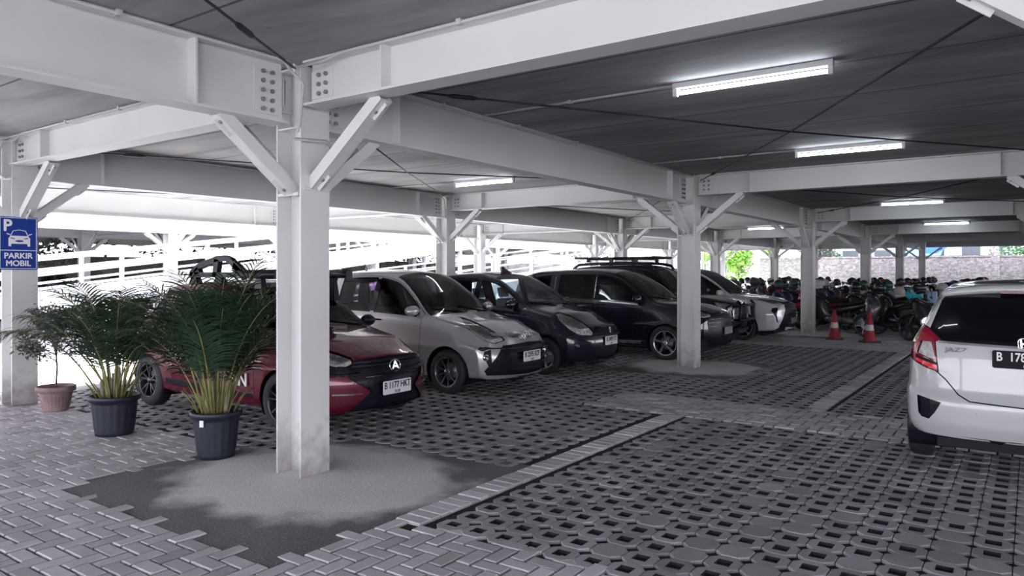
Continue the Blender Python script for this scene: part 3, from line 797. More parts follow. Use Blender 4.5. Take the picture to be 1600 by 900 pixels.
    def finish(s, root, mats, names, depth=None):
        """split the shell by part; mats/names by part id; depth = how far a part is let in"""
        bm = s.bm; depth = depth or {}
        bm.normal_update()
        out = {}
        bodyparts = []
        both = ('door_f', 'door_r', 'glass_f', 'glass_r', 'glass_q', 'lamp', 'lamp_red', 'lamp_clear', 'lamp_low', 'fog', 'sill')
        for pid, nm in enumerate(s.names):
            if mats.get(nm) is None and nm in mats: continue      # removed: wheel openings
            allf = [f for f in bm.faces if f[s.lay] == pid]
            for sg in ((-1, 1) if nm in both else (0,)):
                fs = [f for f in allf if sg == 0 or f.calc_center_median().y*sg > 0]
                if not fs: continue
                groups = [fs]
                if nm in ('grille', 'tailgate'):
                    left = set(fs); groups = []
                    while left:
                        st = [left.pop()]; g_ = list(st)
                        while st:
                            for e_ in st.pop().edges:
                                for h_ in e_.link_faces:
                                    if h_ in left: left.discard(h_); st.append(h_); g_.append(h_)
                        groups.append(g_)
                for fs in groups:
                  v = {}; vs = []; F = []
                  d = depth.get(nm, 0)
                  for f in fs:
                      q = []
                      for x in f.verts:
                          if x not in v: v[x] = len(vs); vs.append(x.co-x.normal*d)
                          q.append(v[x])
                      F.append(q)
                  me = bpy.data.meshes.new(names.get(nm, nm)); me.from_pydata([tuple(p) for p in vs], [], F); me.materials.append(mats.get(nm, mats['body']))
                  for p in me.polygons: p.use_smooth = True
                  o = bpy.data.objects.new(names.get(nm, nm), me); COL.objects.link(o); o.parent = root; out.setdefault(nm, []).append(o)
        # lining: the inside of the cabin
        vs = []; F = []; v = {}
        for f in bm.faces:
            nm = s.names[f[s.lay]]
            if 'glass' in nm or nm in ('arch',) or nm.startswith('lamp'): continue
            q = []
            for x in f.verts:
                if x not in v: v[x] = len(vs); vs.append(x.co-x.normal*.02)
                q.append(v[x])
            F.append(q[::-1])
        me = bpy.data.meshes.new('cabin_lining'); me.from_pydata([tuple(p) for p in vs], [], F); me.materials.append(s.sp.get('lining', M_BLACK))
        o = bpy.data.objects.new('cabin_lining', me); COL.objects.link(o); o.parent = root; out['lining'] = [o]
        for g, d_ in (('glass_f', 'door_f'), ('glass_r', 'door_r')):
            for k_, w_ in enumerate(out.get(g, [])): w_.parent = out[d_][k_]
        bm.free()
        return out
def circle(cx, cz, r, n=28): return [(cx+r*math.cos(2*math.pi*k/n), cz+r*math.sin(2*math.pi*k/n)) for k in range(n)]
WH = {}
def wheel_proto(style, r=.29, rim=.195, wd=.185, rimmat=None):
    """axle along Y, outer face towards -Y"""
    root = bpy.data.objects.new('wheel', None); COL.objects.link(root)
    b = MB(); h = wd/2
    b.lathe([(rim, -h+.012), (rim+.01, -h), (rim+.03, -h-.004), (r-.035, -h+.002), (r-.012, -h+.014), (r, -h+.035), (r, h-.035), (r-.012, h-.014), (rim+.02, h), (rim, h-.01)], 44, axis='y')
    for k in range(44):
        pass
    b.build('tyre', M_RUBBER, root)
    b = MB(); b.lathe([(rim+.002, -h+.004), (rim-.012, -h+.002), (rim-.02, -h+.02), (rim-.03, h-.02), (rim+.002, h-.01)], 44, axis='y')
    def spoke(a, r0, r1, w0, w1, y0, y1, th=.014, mi=0, twist=0):
        c, s_ = math.cos(a), math.sin(a); c2, s2 = math.cos(a+twist), math.sin(a+twist)
        def P(rr, ww, cc, ss, y): return (rr*cc-ww*ss, y, rr*ss+ww*cc)
        A = [P(r0, -w0, c, s_, y0), P(r0, w0, c, s_, y0), P(r0, w0, c, s_, y0+th), P(r0, -w0, c, s_, y0+th)]
        B = [P(r1, -w1, c2, s2, y1), P(r1, w1, c2, s2, y1), P(r1, w1, c2, s2, y1+th), P(r1, -w1, c2, s2, y1+th)]
        b.add(A+B, [(0,1,2,3)[::-1], (4,5,6,7), (0,1,5,4), (1,2,6,5), (2,3,7,6), (3,0,4,7)], mi)
    rr = rim-.012; yo = -h+.012
    if style == 'y10':
        for k in range(5):
            a = 2*math.pi*k/5+.3
            for t in (-.17, .17): spoke(a+t*.35, .04, rr, .010, .008, yo+.014, yo, twist=t)
    elif style == 'multi':
        for k in range(9): spoke(2*math.pi*k/9, .035, rr, .012, .006, yo+.02, yo)
    elif style == 'blade':
        for k in range(5):
            a = 2*math.pi*k/5+.2
            spoke(a, .045, rr, .014, .030, yo+.012, yo, twist=.22, mi=0)
            spoke(a+.30, .06, rr, .006, .010, yo+.02, yo+.006, twist=.32, mi=1)
    else:
        for k in range(5): spoke(2*math.pi*k/5, .04, rr, .03, .018, yo+.014, yo)
    b.lathe([(0, yo+.004), (.03, yo+.004), (.046, yo+.016), (.05, yo+.05)], 20, axis='y')
    b.build('rim', [rimmat or M_ALLOY, M_BLACK], root)
    b = MB(); b.lathe([(0, -h+.09), (.12, -h+.09), (.12, -h+.1), (0, -h+.1)], 28, axis='y'); b.build('brake_disc', M_BOLT, root)
    b = MB(); b.lathe([(0, -h+.13), (rim-.01, -h+.13), (rim-.01, -h+.14), (0, -h+.14)], 28, axis='y'); b.build('wheel_back', M_BLACK, root)
    return root
M_ALLOY = mat('alloy', (.42, .43, .47), .3, .85)
M_ALLOYD = mat('alloy_dark', (.06, .06, .08), .3, .8)
M_ALLOYB = mat('alloy_bright', (.75, .76, .8), .22, .9)
M_SEAT = mat('seat_fabric', (.07, .07, .08), .8)
M_SEATG = mat('seat_grey', (.33, .34, .37), .8)
M_LAMPR = mat('tail_lamp_red', (.26, .006, .022), .12, coat=1.)
M_LAMPR2 = mat('tail_lamp_bright_red', (.55, .015, .03), .15, coat=1., emit=((1, .05, .06), .25))
M_REFL = mat('lamp_reflector', (.88, .87, .84), .30, .12, noise=(26, .5), bump=(30, .9, .02))
M_LENS = glass_mat('lamp_lens', (.93, .94, .96), spec=1.45)
G_DARK = glass_mat('glass_dark', (.10, .10, .13), spec=1.5)
G_MID = glass_mat('glass_smoked', (.26, .27, .31), spec=1.5)
G_PURPLE = glass_mat('glass_purple_film', (.85, .50, 1.0), spec=1.5)
G_CLEAR = glass_mat('glass_clear', (.82, .92, .97), spec=1.4)
G_NEAR = glass_mat('glass_light_smoke', (.66, .64, .70), spec=1.4)
G_BLACK = mat('glass_blackout', (.004, .004, .007), .03, spec=.5)
def paint(name, col, metal=0., rough=.35, coat=1.): return mat(name, col, rough, metal, coat=coat, coat_rough=.03)
def seat(b, x, y, z, s=1.):
    # cushion, back and headrest as rounded lofts
    def rr(cx, cyy, cz, hx, hy, hz, tilt=0.):
        rings = []
        for k, t in enumerate((-1, -.85, 0, .85, 1)):
            e = .8 if abs(t) == 1 else 1
            ring = []
            for q in range(12):
                a = 2*math.pi*q/12; ca, sa = math.cos(a), math.sin(a)
                px = hx*e*math.copysign(abs(ca)**.5, ca); py = hy*e*math.copysign(abs(sa)**.5, sa)
                ring.append((cx+px-tilt*(t+1)*hz, cyy+py, cz+t*hz))
            rings.append(ring)
        b.loft(rings)
    rr(x, y, z+.08, .25, .24, .09); rr(x-.24, y, z+.42, .07, .23, .30, .25); rr(x-.41, y, z+.83, .04, .13, .085, .2)
def plate(car_root, at, n, chars, small, m_bg, m_ink, W=.40, H=.135, rear=False, align='CENTER', tilt=0.):
    """number plate: its X axis runs to the reader's right"""
    nx = Vector((n.x, n.y, 0)).normalized() if not rear else Vector((-1, 0, 0))
    z = Vector((0, 0, 1)); x = z.cross(nx).normalized()
    M = Matrix((x, z, nx)).transposed().to_4x4(); M.translation = at
    b = MB(); b.prism([(-W/2, -H/2+.01), (-W/2+.01, -H/2), (W/2-.01, -H/2), (W/2, -H/2+.01), (W/2, H/2-.01), (W/2-.01, H/2), (-W/2+.01, H/2), (-W/2, H/2-.01)], -.006, .003, 'xy', 0, M)
    p = b.build('number_plate', m_bg, car_root); p['label'] = 'plate reading '+chars
    text_mesh('plate_characters', chars, .092, m_ink, p, M @ Matrix.Translation((0 if align == 'CENTER' else -W/2+.025, .018, .0035)), .0012, align, .80, .0018)
    text_mesh('plate_date', small, .036, m_ink, p, M @ Matrix.Translation((0, -.046, .0035)), .001, 'CENTER', .95, .0008)
    return p
def car_common(C, root, y_half, rear_x, whl, track_in=.105, r=.29, mirror=None, mir_at=None, handles=(), seats=(), dash=None, seat_m=None, handle_m=None, wiper=True, liner_r=None):
    sp = C.sp
    for ax in (0, rear_x):
        for sg in (-1, 1):
            t = copy_tree(whl, root); t.location = (ax, sg*(y_half-track_in), r)
            if sg > 0: t.rotation_euler = (0, 0, math.pi)
    lr = liner_r or sp['arch']+.004
    for ax in (0, rear_x):
        for sg in (-1, 1):
            b = MB()
            ys = [sg*(C.C['w'](ax)-.035), sg*(C.C['w'](ax)-.36)]
            rings = []
            for y in ys: rings.append([(ax+lr*math.cos(a), y, max(.14, r+lr*math.sin(a))) for a in [math.pi*(1.25-1.5*k/20) for k in range(21)]])
            b.loft(rings, 0, False, True, False); b.add(rings[1], [tuple(range(21))])
            b.build('wheel_arch_liner', M_BLACK, root)
    b = MB(); b.box(sp['xr']+.25, sp['xf']-.3, -y_half+.25, y_half-.25, .17, .24); b.build('underbody', M_BLACK, root)
    if seats:
        for x, y, z in seats:
            b = MB(); seat(b, x, y, z); b.build('seat', seat_m or M_SEAT, root)
    if dash:
        x, z = dash
        b = MB(); rings = []
        for y in [-.66+.132*k for k in range(11)]:
            rings.append([(x+.12, y, z-.35), (x-.25, y, z-.35), (x-.33, y, z-.12), (x-.25, y, z-.02), (x-.1, y, z+.012), (x+.18, y, z-.015)])
        b.loft(rings); d = b.build('dashboard', M_SEAT, root)
        b = MB(); cx = Vector((x-.42, -.34, z-.03)); pts = []
        for k in range(20):
            a = 2*math.pi*k/20; pts.append(cx+Vector((.06*math.sin(a), .18*math.cos(a), .17*math.sin(a))))
        b.tube(pts, .014, 6, closed=True); b.bar(cx-Vector((0, .17, 0)), cx+Vector((0, .17, 0)), .03, .02); b.tube([cx, cx+Vector((.2, 0, -.08))], .03, 8)
        b.build('steering_wheel', M_BLACK, root)
    if mirror:
        mx, mz = mir_at
        for sg in (-1, 1):
            p, n = C.side(mx, mz, sg)
            b = MB(); c = p+Vector((-.02, sg*.115, .045)); rings = []
            for t in [i/8 for i in range(9)]:
                e = math.sin(math.pi*(.12+.83*t))**.55; yy = c.y+sg*(t-.5)*.21
                rings.append([(c.x+.055*e*math.cos(a)*(1.25 if math.cos(a) > 0 else .55)+.02*(1-t), yy, c.z+.072*e*math.sin(a)-.012*t) for a in [2*math.pi*k/14 for k in range(14)]])
            b.loft(rings); m = b.build('wing_mirror', mirror, root)
            b = MB(); b.tube([p+Vector((0, -sg*.01, -.005)), c+Vector((0, -sg*.07, -.03))], [.03, .022], 8); b.build('mirror_arm', M_BLACK, m)
            b = MB(); b.loft([[(c.x-.034, c.y+sg*.088*math.cos(a), c.z+.055*math.sin(a)-.004) for a in [2*math.pi*k/14 for k in range(14)]], [(c.x-.037, c.y+sg*.088*math.cos(a), c.z+.055*math.sin(a)-.004) for a in [2*math.pi*k/14 for k in range(14)]]])
            b.build('mirror_glass', M_CHROME, m)
    for (hx, hz) in handles:
        for sg in (-1, 1):
            p, n = C.side(hx, hz, sg); b = MB()
            b.tube([p+Vector((.085, 0, 0))-n*.004, p+Vector((.07, 0, 0))+n*.03, p+n*.036, p+Vector((-.07, 0, 0))+n*.03, p+Vector((-.085, 0, 0))-n*.004], [.009, .013, .014, .013, .009], 8)
            b.build('door_handle', handle_m or M_BLACK, root)
    if wiper:
        for (y0, y1) in sp.get('wipers', ((-.5, .1), (.1, .62))):
            pass
        C_w = sp['cowl']
        for (ya, yb, dx) in ((.60, .02, -.10), (.02, -.56, -.10)):
            pts = []
            for k in range(7):
                t = k/6; y = ya+(yb-ya)*t; p, n = C.top(C_w+dx*(t)-.03, y, .018); pts.append(p)
            b = MB(); b.tube(pts, .008, 6); p, n = C.top(C_w+.04, ya, .01); b.tube([p, pts[2]+Vector((0, 0, .012))], .010, 6); b.build('wiper', M_BLACK, root)
def finish_names(): return {'seam': 'panel_gap', 'body': 'body_shell', 'window_trim': 'window_frame', 'glass_ws': 'windscreen', 'glass_rear': 'rear_window', 'glass_f': 'side_window', 'glass_r': 'side_window', 'glass_q': 'side_window',
    'door_f': 'door', 'door_r': 'door', 'hood': 'bonnet', 'lamp': 'headlamp', 'lamp_red': 'tail_lamp', 'lamp_clear': 'tail_lamp', 'lamp_low': 'tail_lamp', 'grille': 'grille', 'bumper_black': 'bumper_insert', 'tailgate': 'tailgate', 'fuel': 'fuel_flap', 'fog': 'fog_lamp', 'sill': 'side_skirt'}

def hatch_spec(L=None, foh=.76, wb=2.525, roh=.72, H=1.6, W=1.655, cowl=-.38, cowlz=.99, wst=-1.2, hoodz=.80, rooflen=None, belt0=.93, belt1=1.03, wr=.56, rear_lean=.30, arch=.345, hoodmid=None, wr_rear=None, zb=.2, rr=.29):
    xf, xr = foh, -wb-roh
    hm = hoodmid or (hoodz+.10)
    s = dict(xf=xf, xr=xr, arch=arch, cowl=cowl, r=rr)
    s['zb'] = [(xr, zb+.06), (xr+.5, zb+.0), (-wb*.5, zb-.01), (xf-.5, zb), (xf, zb+.02)]
    s['zt'] = [(xr, H-.16), (xr+.25, H-.085), (xr+.8, H-.03), (-wb*.62, H), (wst-.25, H-.012), (wst, H-.055), (wst+(cowl-wst)*.5, (H-.055+cowlz)/2+.045), (cowl-.04, cowlz+.035), (cowl+.08, cowlz-.012), (cowl+.35, hm+.03), (xf-.42, hm-.01), (xf-.12, hoodz+.025), (xf, hoodz-.03)]
    s['crown'] = [(xr, .09), (xr+.3, .075), (wst-.2, .075), (wst, .08), (cowl, .05), (cowl+.3, .055), (xf, .07)]
    s['zbelt'] = [(xr, belt1), (-wb*.5, (belt0+belt1)/2), (cowl, belt0), (0, belt0-.06), (xf, hoodz-.13)]
    h = W/2
    s['w'] = [(xr, h-.055), (xr+.5, h-.008), (-wb*.6, h), (-.4, h), (.15, h-.004), (xf-.25, h-.03), (xf, h-.075)]
    s['db'] = [(xr, .075), (-wb, .06), (-wb*.5, .055), (cowl, .06), (0, .085), (xf, .13)]
    wrr = wr_rear or wr-.05
    s['wr'] = [(xr, wrr), (-wb, wr), (wst, wr), (cowl-.1, .685), (cowl+.1, .70), (0, .68), (xf, .60)]
    s['fx'] = [(.15, -.07), (.3, -.01), (.48, 0), (.62, -.03), (.75, -.09), (.85, -.17), (1.0, -.3), (1.6, -.3)]
    s['rx'] = [(.2, .06), (.35, .01), (.6, 0), (.85, .04), (1.0, .08), (H-.15, rear_lean), (H, rear_lean+.05)]
    s['fb'] = .30; s['rb'] = .16
    return s
def side_openings(C, wst, front, rear, quarter=None, sillz=.30, bp=.05, wb=2.5):
    """doors with their windows, in side view; front/rear = (x0, x1), x falling towards the tail"""
    sp = C.sp; T, K, Bt = C.C['zt'], C.C['crown'], C.C['zbelt']
    up = lambda x: T(x)-K(x)-.055
    lo = lambda x: Bt(x)+.03
    def win(x0, x1, top_in=0.):
        n = 9; xs = [x0+(x1-x0)*i/n for i in range(n+1)]
        bot = [(x, lo(x)) for x in (xs[0], xs[n//2], xs[-1])]
        top = [(x, max(up(x), lo(x)+.012)) for x in reversed(xs)]
        return bot+top
    def door(x0, x1, arch=None):
        n = 8; xs = [x0+(x1-x0)*i/n for i in range(n+1)]
        top = [(x, max(T(x)-K(x)-.018, lo(x)+.03)) for x in reversed(xs)]
        if arch is None: bot = [(x0+.0, sillz), (x1, sillz)]
        else: bot = [(x0, sillz), (x1+arch[0], sillz), (x1+arch[0]*.75, sillz+.18), (x1+arch[0]*.4, sillz+.36), (x1, sillz+.48)]
        return bot+top
    C.panel('door_f', door(*front), 'S', nmin=.3)
    C.panel('door_r', door(*rear, arch=(.26,)), 'S', nmin=.3)
    f0 = front[0]-.12
    C.window('glass_f', win(f0, front[1]+bp), 'S', .02, nmin=.3)
    C.window('glass_r', win(rear[0]-bp, rear[1]+.06), 'S', .02, nmin=.3)
    C.region('window_trim', [(front[1]+bp, lo(front[1])), (front[1]+bp, up(front[1])), (rear[0]-bp, up(rear[0])), (rear[0]-bp, lo(rear[0]))], 'S', nmin=.3)
    if quarter:
        q0, q1, q2 = quarter
        C.window('glass_q', [(q0, lo(q0)), (q1, lo(q1)+.02), (q2, up(q2)-.02), (q0, up(q0))], 'S', .018, nmin=.3)
def windscreen(C, wst, cowl, k=.0):
    wr = C.C['wr']; n = 8; x0, x1 = wst+.015, cowl-.03
    xs = [x0+(x1-x0)*i/n for i in range(n+1)]
    L = [(x, wr(x)-.035) for x in xs]; P = L+[(x1+.035, .45), (x1+.05, 0), (x1+.035, -.45)]+[(x, -y) for x, y in reversed(L)]+[(x0-.02, -.4), (x0-.03, 0), (x0-.02, .4)]
    C.region('window_trim', offset_poly(P, .018), 'T', nmin=.2); C.region('glass_ws', P, 'T', nmin=.2)
def bonnet(C, cowl, xfr, yr=.66, yf=.56, bow=.10):
    P = [(cowl+.06, -yr), (cowl+.06, yr), (cowl+.45, yr-.01), (xfr-bow, yf+.02), (xfr-bow*.45, yf-.12), (xfr-bow*.1, .25), (xfr, 0), (xfr-bow*.1, -.25), (xfr-bow*.45, -yf+.12), (xfr-bow, -yf-.02), (cowl+.45, -yr+.01)]
    C.panel('hood', P, 'T', nmin=.35, gap=.008)
def arches(C, wb, r=.29):
    for ax in (0, -wb):
        C.region('arch', circle(ax, r, C.sp['arch'], 30), 'S', nmin=.05, cond=lambda c: abs(c.y) > .45 )
def dummy_rear_glass(C, H, y0=.56, y1=.47, z0=None, z1=None):
    z0 = z0 or C.C['zbelt'](C.sp['xr'])+.03; z1 = z1 or H-.2
    C.window('glass_rear', [(-y0, z0), (y0, z0), (y1, z1), (-y1, z1)], 'R', .02)
# ---------------------------------------------------------------- silver people carrier
def emblem_oval(C, root, y, z, w=.075, style=0, off=.004):
    p, n = C.front(y, z, off); nx = Vector((n.x, n.y, n.z*.4)).normalized(); zz = Vector((0, 0, 1)); x = zz.cross(nx).normalized(); zz = nx.cross(x)
    M = Matrix((x, zz, nx)).transposed().to_4x4(); M.translation = p
    b = MB()
    def ell(cx, cyy, a, c, r=.0075): b.tube([M @ Vector((cx+a*math.cos(t), cyy+c*math.sin(t), .008)) for t in [2*math.pi*k/28 for k in range(28)]], r, 6, closed=True)
    if style == 0:      # three ovals
        ell(0, 0, w, w*.68); ell(0, .008, w*.30, w*.60, .0055); ell(0, w*.34, w*.62, w*.26, .0055)
    elif style == 1:    # ring with a pointed letter
        ell(0, 0, w, w*.78)
        for a, c in (((0, w*.6), (-w*.52, -w*.42)), ((0, w*.6), (w*.52, -w*.42)), ((-w*.34, -w*.12), (w*.30, -w*.12))): b.bar(M @ Vector((*a, .008)), M @ Vector((*c, .008)), .016, .014, up=nx)
    elif style == 2:    # angular S
        pts = [(w*.5, w*.42), (0, w*.78), (-w*.55, w*.36), (w*.5, -w*.34), (0, -w*.78), (-w*.5, -w*.42)]
        for a, c in zip(pts[:-1], pts[1:]): b.bar(M @ Vector((*a, .006)), M @ Vector((*c, .006)), .022, .012, up=nx)
    return b.build('badge', M_CHROME, root)
def lamp_inside(C, root, ol, m=M_REFL, d=.035, bulbs=()):
    for o in ol: lamp_inside1(C, root, o, m, d, bulbs)
def lamp_inside1(C, root, o, m, d, bulbs):
    """reflector bowl behind a lens: a let-in copy of the lens, plus bulbs"""
    me = o.data.copy(); me.name = 'lamp_reflector'
    for v, q in zip(me.vertices, o.data.vertices): v.co = q.co-Vector((math.copysign(1, d)*.0, 0, 0))-q.normal*d*.35
    me.materials.clear(); me.materials.append(m)
    r = bpy.data.objects.new('lamp_reflector', me); COL.objects.link(r); r.parent = o
    for p, rad in bulbs:
        b = MB(); b.ball(p, rad, 14, 8); b.build('lamp_bulb', M_CHROME, o)
NM = finish_names()
def mats_for(pm, glass, **k):
    d = {'body': pm, 'seam': M_BLACK, 'window_trim': M_TRIMG, 'glass_ws': glass, 'glass_f': glass, 'glass_r': glass, 'glass_q': glass, 'glass_rear': glass, 'door_f': pm, 'door_r': pm, 'hood': pm, 'arch': None,
         'lamp': M_LENS, 'grille': M_BLACK, 'bumper_black': M_BLACK, 'lamp_red': M_LAMPR, 'tailgate': pm, 'fuel': pm, 'fog': M_BLACK, 'sill': M_BLACK, 'sweep': pm, 'chrome_bar': M_CHROME, 'lamp_clear': M_LENS, 'lamp_low': M_LAMPR2}
    d.update(k); return d
DEPTH = {'seam': .006, 'window_trim': -.001, 'glass_f': .003, 'glass_r': .003, 'glass_q': .003, 'glass_ws': .002, 'lamp': 0, 'grille': .02, 'bumper_black': .012, 'fog': .02}
M_SILVER = paint('paint_silver', (.50, .50, .515), .55, .28)
whs = {}
def get_wheel(style, r, rim, m):
    k = (style, r, rim, m.name)
    if k not in whs: whs[k] = wheel_proto(style, r, rim, rimmat=m)
    return whs[k]
USED_PROTO = []
def silver():
    H = 1.63; wb = 2.525; cowl = -.36; wst = -1.10
    sp = hatch_spec(foh=.78, wb=wb, roh=.78, H=H, W=1.66, cowl=cowl, cowlz=1.02, wst=wst, hoodz=.80, hoodmid=.93, belt0=.96, belt1=1.06, wr=.57, arch=.34)
    C = Car(sp); C.shell()
    windscreen(C, wst, cowl); bonnet(C, cowl, .70, .67, .56, .20)
    side_openings(C, wst, (-.46, -1.42), (-1.42, -2.22), (-2.34, -3.0, -2.86), .30)
    dummy_rear_glass(C, H)
    C.region('grille', [(0, .665), (.46, .645), (.69, .33), (.66, .27), (0, .245)], 'F', nmin=.15)
    C.region('bumper_black', [(0, .17), (0, .205), (.60, .215), (.74, .235), (.76, .17)], 'F', nmin=.0)
    for nm, gr in (('bumper_black', .012), ('lamp', 0)):
        C.region(nm, offset_poly([(-.16, .715), (-.10, .775), (.06, .865), (.22, .935), (.33, .965), (.30, .89), (.20, .79), (.07, .71), (-.04, .68)], gr), ('O', 45), nmin=.12)
    C.region('fog', [(.02, .60), (.11, .575), (.12, .52), (.04, .36), (.005, .36)], ('O', 45), nmin=.2)
    C.region('chrome_bar', [(0, .70), (.08, .70), (.20, .735), (.50, .765), (.50, .80), (.2, .795), (.08, .80), (0, .80)], 'F', nmin=.1)
    arches(C, wb)
    root = thing('people_carrier', 'silver people carrier parked between the red car and the small blue-black hatchback', 'car', (-1.54, 4.35, 0))
    o = C.finish(root, mats_for(M_SILVER, G_MID, glass_ws=G_MID, glass_f=G_MID, glass_r=G_MID), NM, DEPTH)
    lamp_inside(C, root, o['lamp'])
    for k in ('glass_f', 'glass_r', 'glass_q'):
        for w_, m_ in zip(o[k], (G_NEAR, G_PURPLE)): w_.data.materials[0] = m_
    return C, root, o, wb, H, cowl
def bars(C, root, rows, m=M_BLACK, name='grille_bar', h=.012, w=.014):
    for (y0, y1, z) in rows:
        n = max(2, int(abs(y1-y0)/.08)); b = MB()
        P = [C.front(y0+(y1-y0)*i/n, z) for i in range(n+1)]
        b.loft([[p+Vector((-.012, 0, w/2)), p+Vector((h*.5, 0, w/2)), p+Vector((h*.5, 0, -w/2)), p+Vector((-.012, 0, -w/2))] for p, q in P], 0, True, False)
        b.build(name, m, root)
C, root, o, wb, H, cowl = silver()
emblem_oval(C, root, -.0, .745, .085, 0, .006)
bars(C, root, [(-.5+.05*k*0-.02*k, .5+.02*k, .61-.055*k) for k in range(6)], M_BLACK)
p, n = C.front(0, .485, .02); plate(root, p+Vector((.01, 0, 0)), n, 'B 2595 BZF', '12·27', M_PLATEW, M_INK)
for sg in (-1, 1):
    p, n = C.front(sg*.675, .50, -.0); b = MB(); b.lathe([(0, .0), (.03, .004), (.04, .012), (.043, -.02)], 18, axis='x', c=p+Vector((.0, 0, 0))); b.build('fog_lamp', M_LENS if False else M_CHROME, root)
car_common(C, root, .83, -wb, get_wheel('multi', .29, .20, mat('alloy_mid', (.2, .2, .23), .3, .8)), r=.29, mirror=M_SILVER, mir_at=(-.56, 1.03), handles=((-1.28, .93), (-2.12, .95)), seats=((-1.15, -.36, .35), (-1.15, .36, .35), (-2.0, -.34, .38), (-2.0, .34, .38)), dash=(-.55, 1.0))
b = MB(); p, n = C.top(-2.35, 0); b.tube([p, p+Vector((.03, 0, .02)), p+Vector((-.10, 0, .22))], [.02, .006, .003], 6); b.build('roof_antenna', M_BLACK, root)
# ---------------------------------------------------------------- red hatchback
M_RED = paint('paint_red', (.12, .001, .018), .3, .26)
def red():
    H = 1.515; wb = 2.50; cowl = -.30; wst = -1.12
    sp = hatch_spec(foh=.80, wb=wb, roh=.60, H=H, W=1.665, cowl=cowl, cowlz=.985, wst=wst, hoodz=.775, hoodmid=.90, belt0=.91, belt1=1.02, wr=.56, arch=.335)
    C = Car(sp); C.shell()
    windscreen(C, wst, cowl); bonnet(C, cowl, .74, .66, .58, .18)
    side_openings(C, wst, (-.42, -1.40), (-1.40, -2.18), (-2.34, -2.72, -2.58), .30)
    dummy_rear_glass(C, H)
    # black mouth spreading downwards, red corners cut to a point
    C.region('grille', [(0, .735), (.42, .725), (.60, .66), (.50, .53), (.34, .43), (.32, .40), (.52, .24), (.60, .15), (0, .15)], 'F', nmin=.0)
    C.region('bumper_black', [(-.10, .665), (.0, .665), (.30, .66), (.26, .60), (.02, .585), (-.12, .60)], ('O', 45), nmin=.15)
    for nm, gr in (('bumper_black', .012), ('lamp', 0)):
        C.region(nm, offset_poly([(-.14, .70), (-.12, .735), (.0, .775), (.20, .825), (.36, .85), (.31, .785), (.18, .72), (.05, .68), (-.08, .672)], gr), ('O', 45), nmin=.12)
    C.region('sill', [(-.44, .30), (-.44, .335), (-2.1, .37), (-2.1, .30)], 'S')
    arches(C, wb)
    root = thing('hatchback', 'dark red hatchback with a black roof carrier, behind the potted palms', 'car', (-1.42, 1.68, 0))
    o = C.finish(root, mats_for(M_RED, G_DARK), NM, DEPTH); lamp_inside(C, root, o['lamp'])
    return C, root, wb
C, root, wb = red(); RC = C; rroot = root
emblem_oval(C, root, 0, .635, .075, 1, .012)
bars(C, root, [(-.46, .46, .70), (-.48, .48, .665), (-.42, .42, .60), (-.36, .36, .545)], M_BLACK, h=.02, w=.02)
bars(C, root, [(-.36, -.18, .555), (.18, .36, .555)], M_CHROME, 'grille_ornament', h=.016, w=.008)
p, n = C.front(0, .43, .02); plate(root, p, n, 'B 1177 HKT', '03·28', M_PLATEW, M_INK)
for sg in (-1, 1):
    fn = lambda a, z, sg=sg: (C.front(sg*a, z)[0], C.front(sg*a, z)[1])
    C.strip('bumper_trim', [(.40, .395), (.66, .405)], .014, .012, M_CHROME, root, fn)
car_common(C, root, .8325, -wb, get_wheel('y10', .30, .205, M_ALLOYD), r=.30, mirror=M_BLACK, mir_at=(-.50, .97), handles=((-1.26, .86), (-2.10, .88)), seats=((-1.15, -.36, .28), (-1.15, .36, .28)), dash=(-.5, .97), handle_m=M_RED)
# door lettering: only the last letters show past the palm
p, n = C.side(-.60, .50, -1, .002)
q, n2 = C.side(-.75, .50, -1, .002)
text_mesh('door_lettering', 'AN', .19, M_WHITEINK, root, Matrix.Translation(p+Vector((.10, -.014, -.03))) @ Matrix.Rotation(R(90), 4, 'X'), .006, 'RIGHT', 1.05, .002)
# roof carrier: wing-shaped side towers, cross bars and a long tray
t = thing('roof_carrier', 'black aerodynamic roof carrier mounted on the dark red car', 'roof rack', (-1.42, 1.68, 0))
zr = lambda x, y: C.top(x, y)[0].z
for sg in (-1, 1):
    y = sg*.50; z0 = zr(-1.8, y)
    if sg < 0:
        b = MB(); k = .58
        def seg(a, c, w): b.bar((a[0]+k, y, z0+a[1]), (c[0]+k, y, z0+c[1]), .06, w)
        up_ = [(-2.66, .07), (-2.62, .13), (-2.5, .185), (-2.3, .235), (-2.12, .275), (-1.95, .28), (-1.86, .25), (-1.76, .18), (-1.66, .125), (-1.55, .11)]
        for a, c in zip(up_[:-1], up_[1:]): seg(a, c, .065)
        seg((-2.66, .09), (-1.55, .09), .06); seg((-2.16, .07), (-2.12, .27), .085); seg((-2.55, .16), (-2.5, .09), .09); seg((-1.80, .20), (-1.60, .08), .10)
        b.build('side_tower', M_BLACK, t)
    b = MB()
    b.loft([[(x, y-.05, z0+.05), (x, y-.05, z0+.13), (x, y, z0+.15), (x, y+.05, z0+.13), (x, y+.05, z0+.05)] for x in (-1.12, -1.0, -.7, -.45)]); b.build('side_rail', M_BLACK, t)
    for x in (-2.0, -1.5, -.75):
        b = MB(); z1 = zr(x, y); b.loft([[(x-.09, y-.04, z1-.01), (x+.09, y-.04, z1-.01), (x+.09, y+.04, z1-.01), (x-.09, y+.04, z1-.01)], [(x-.04, y-.03, z0+.08), (x+.04, y-.03, z0+.08), (x+.04, y+.03, z0+.08), (x-.04, y+.03, z0+.08)]], 0, True, False); b.build('mounting_foot', M_BLACK, t)
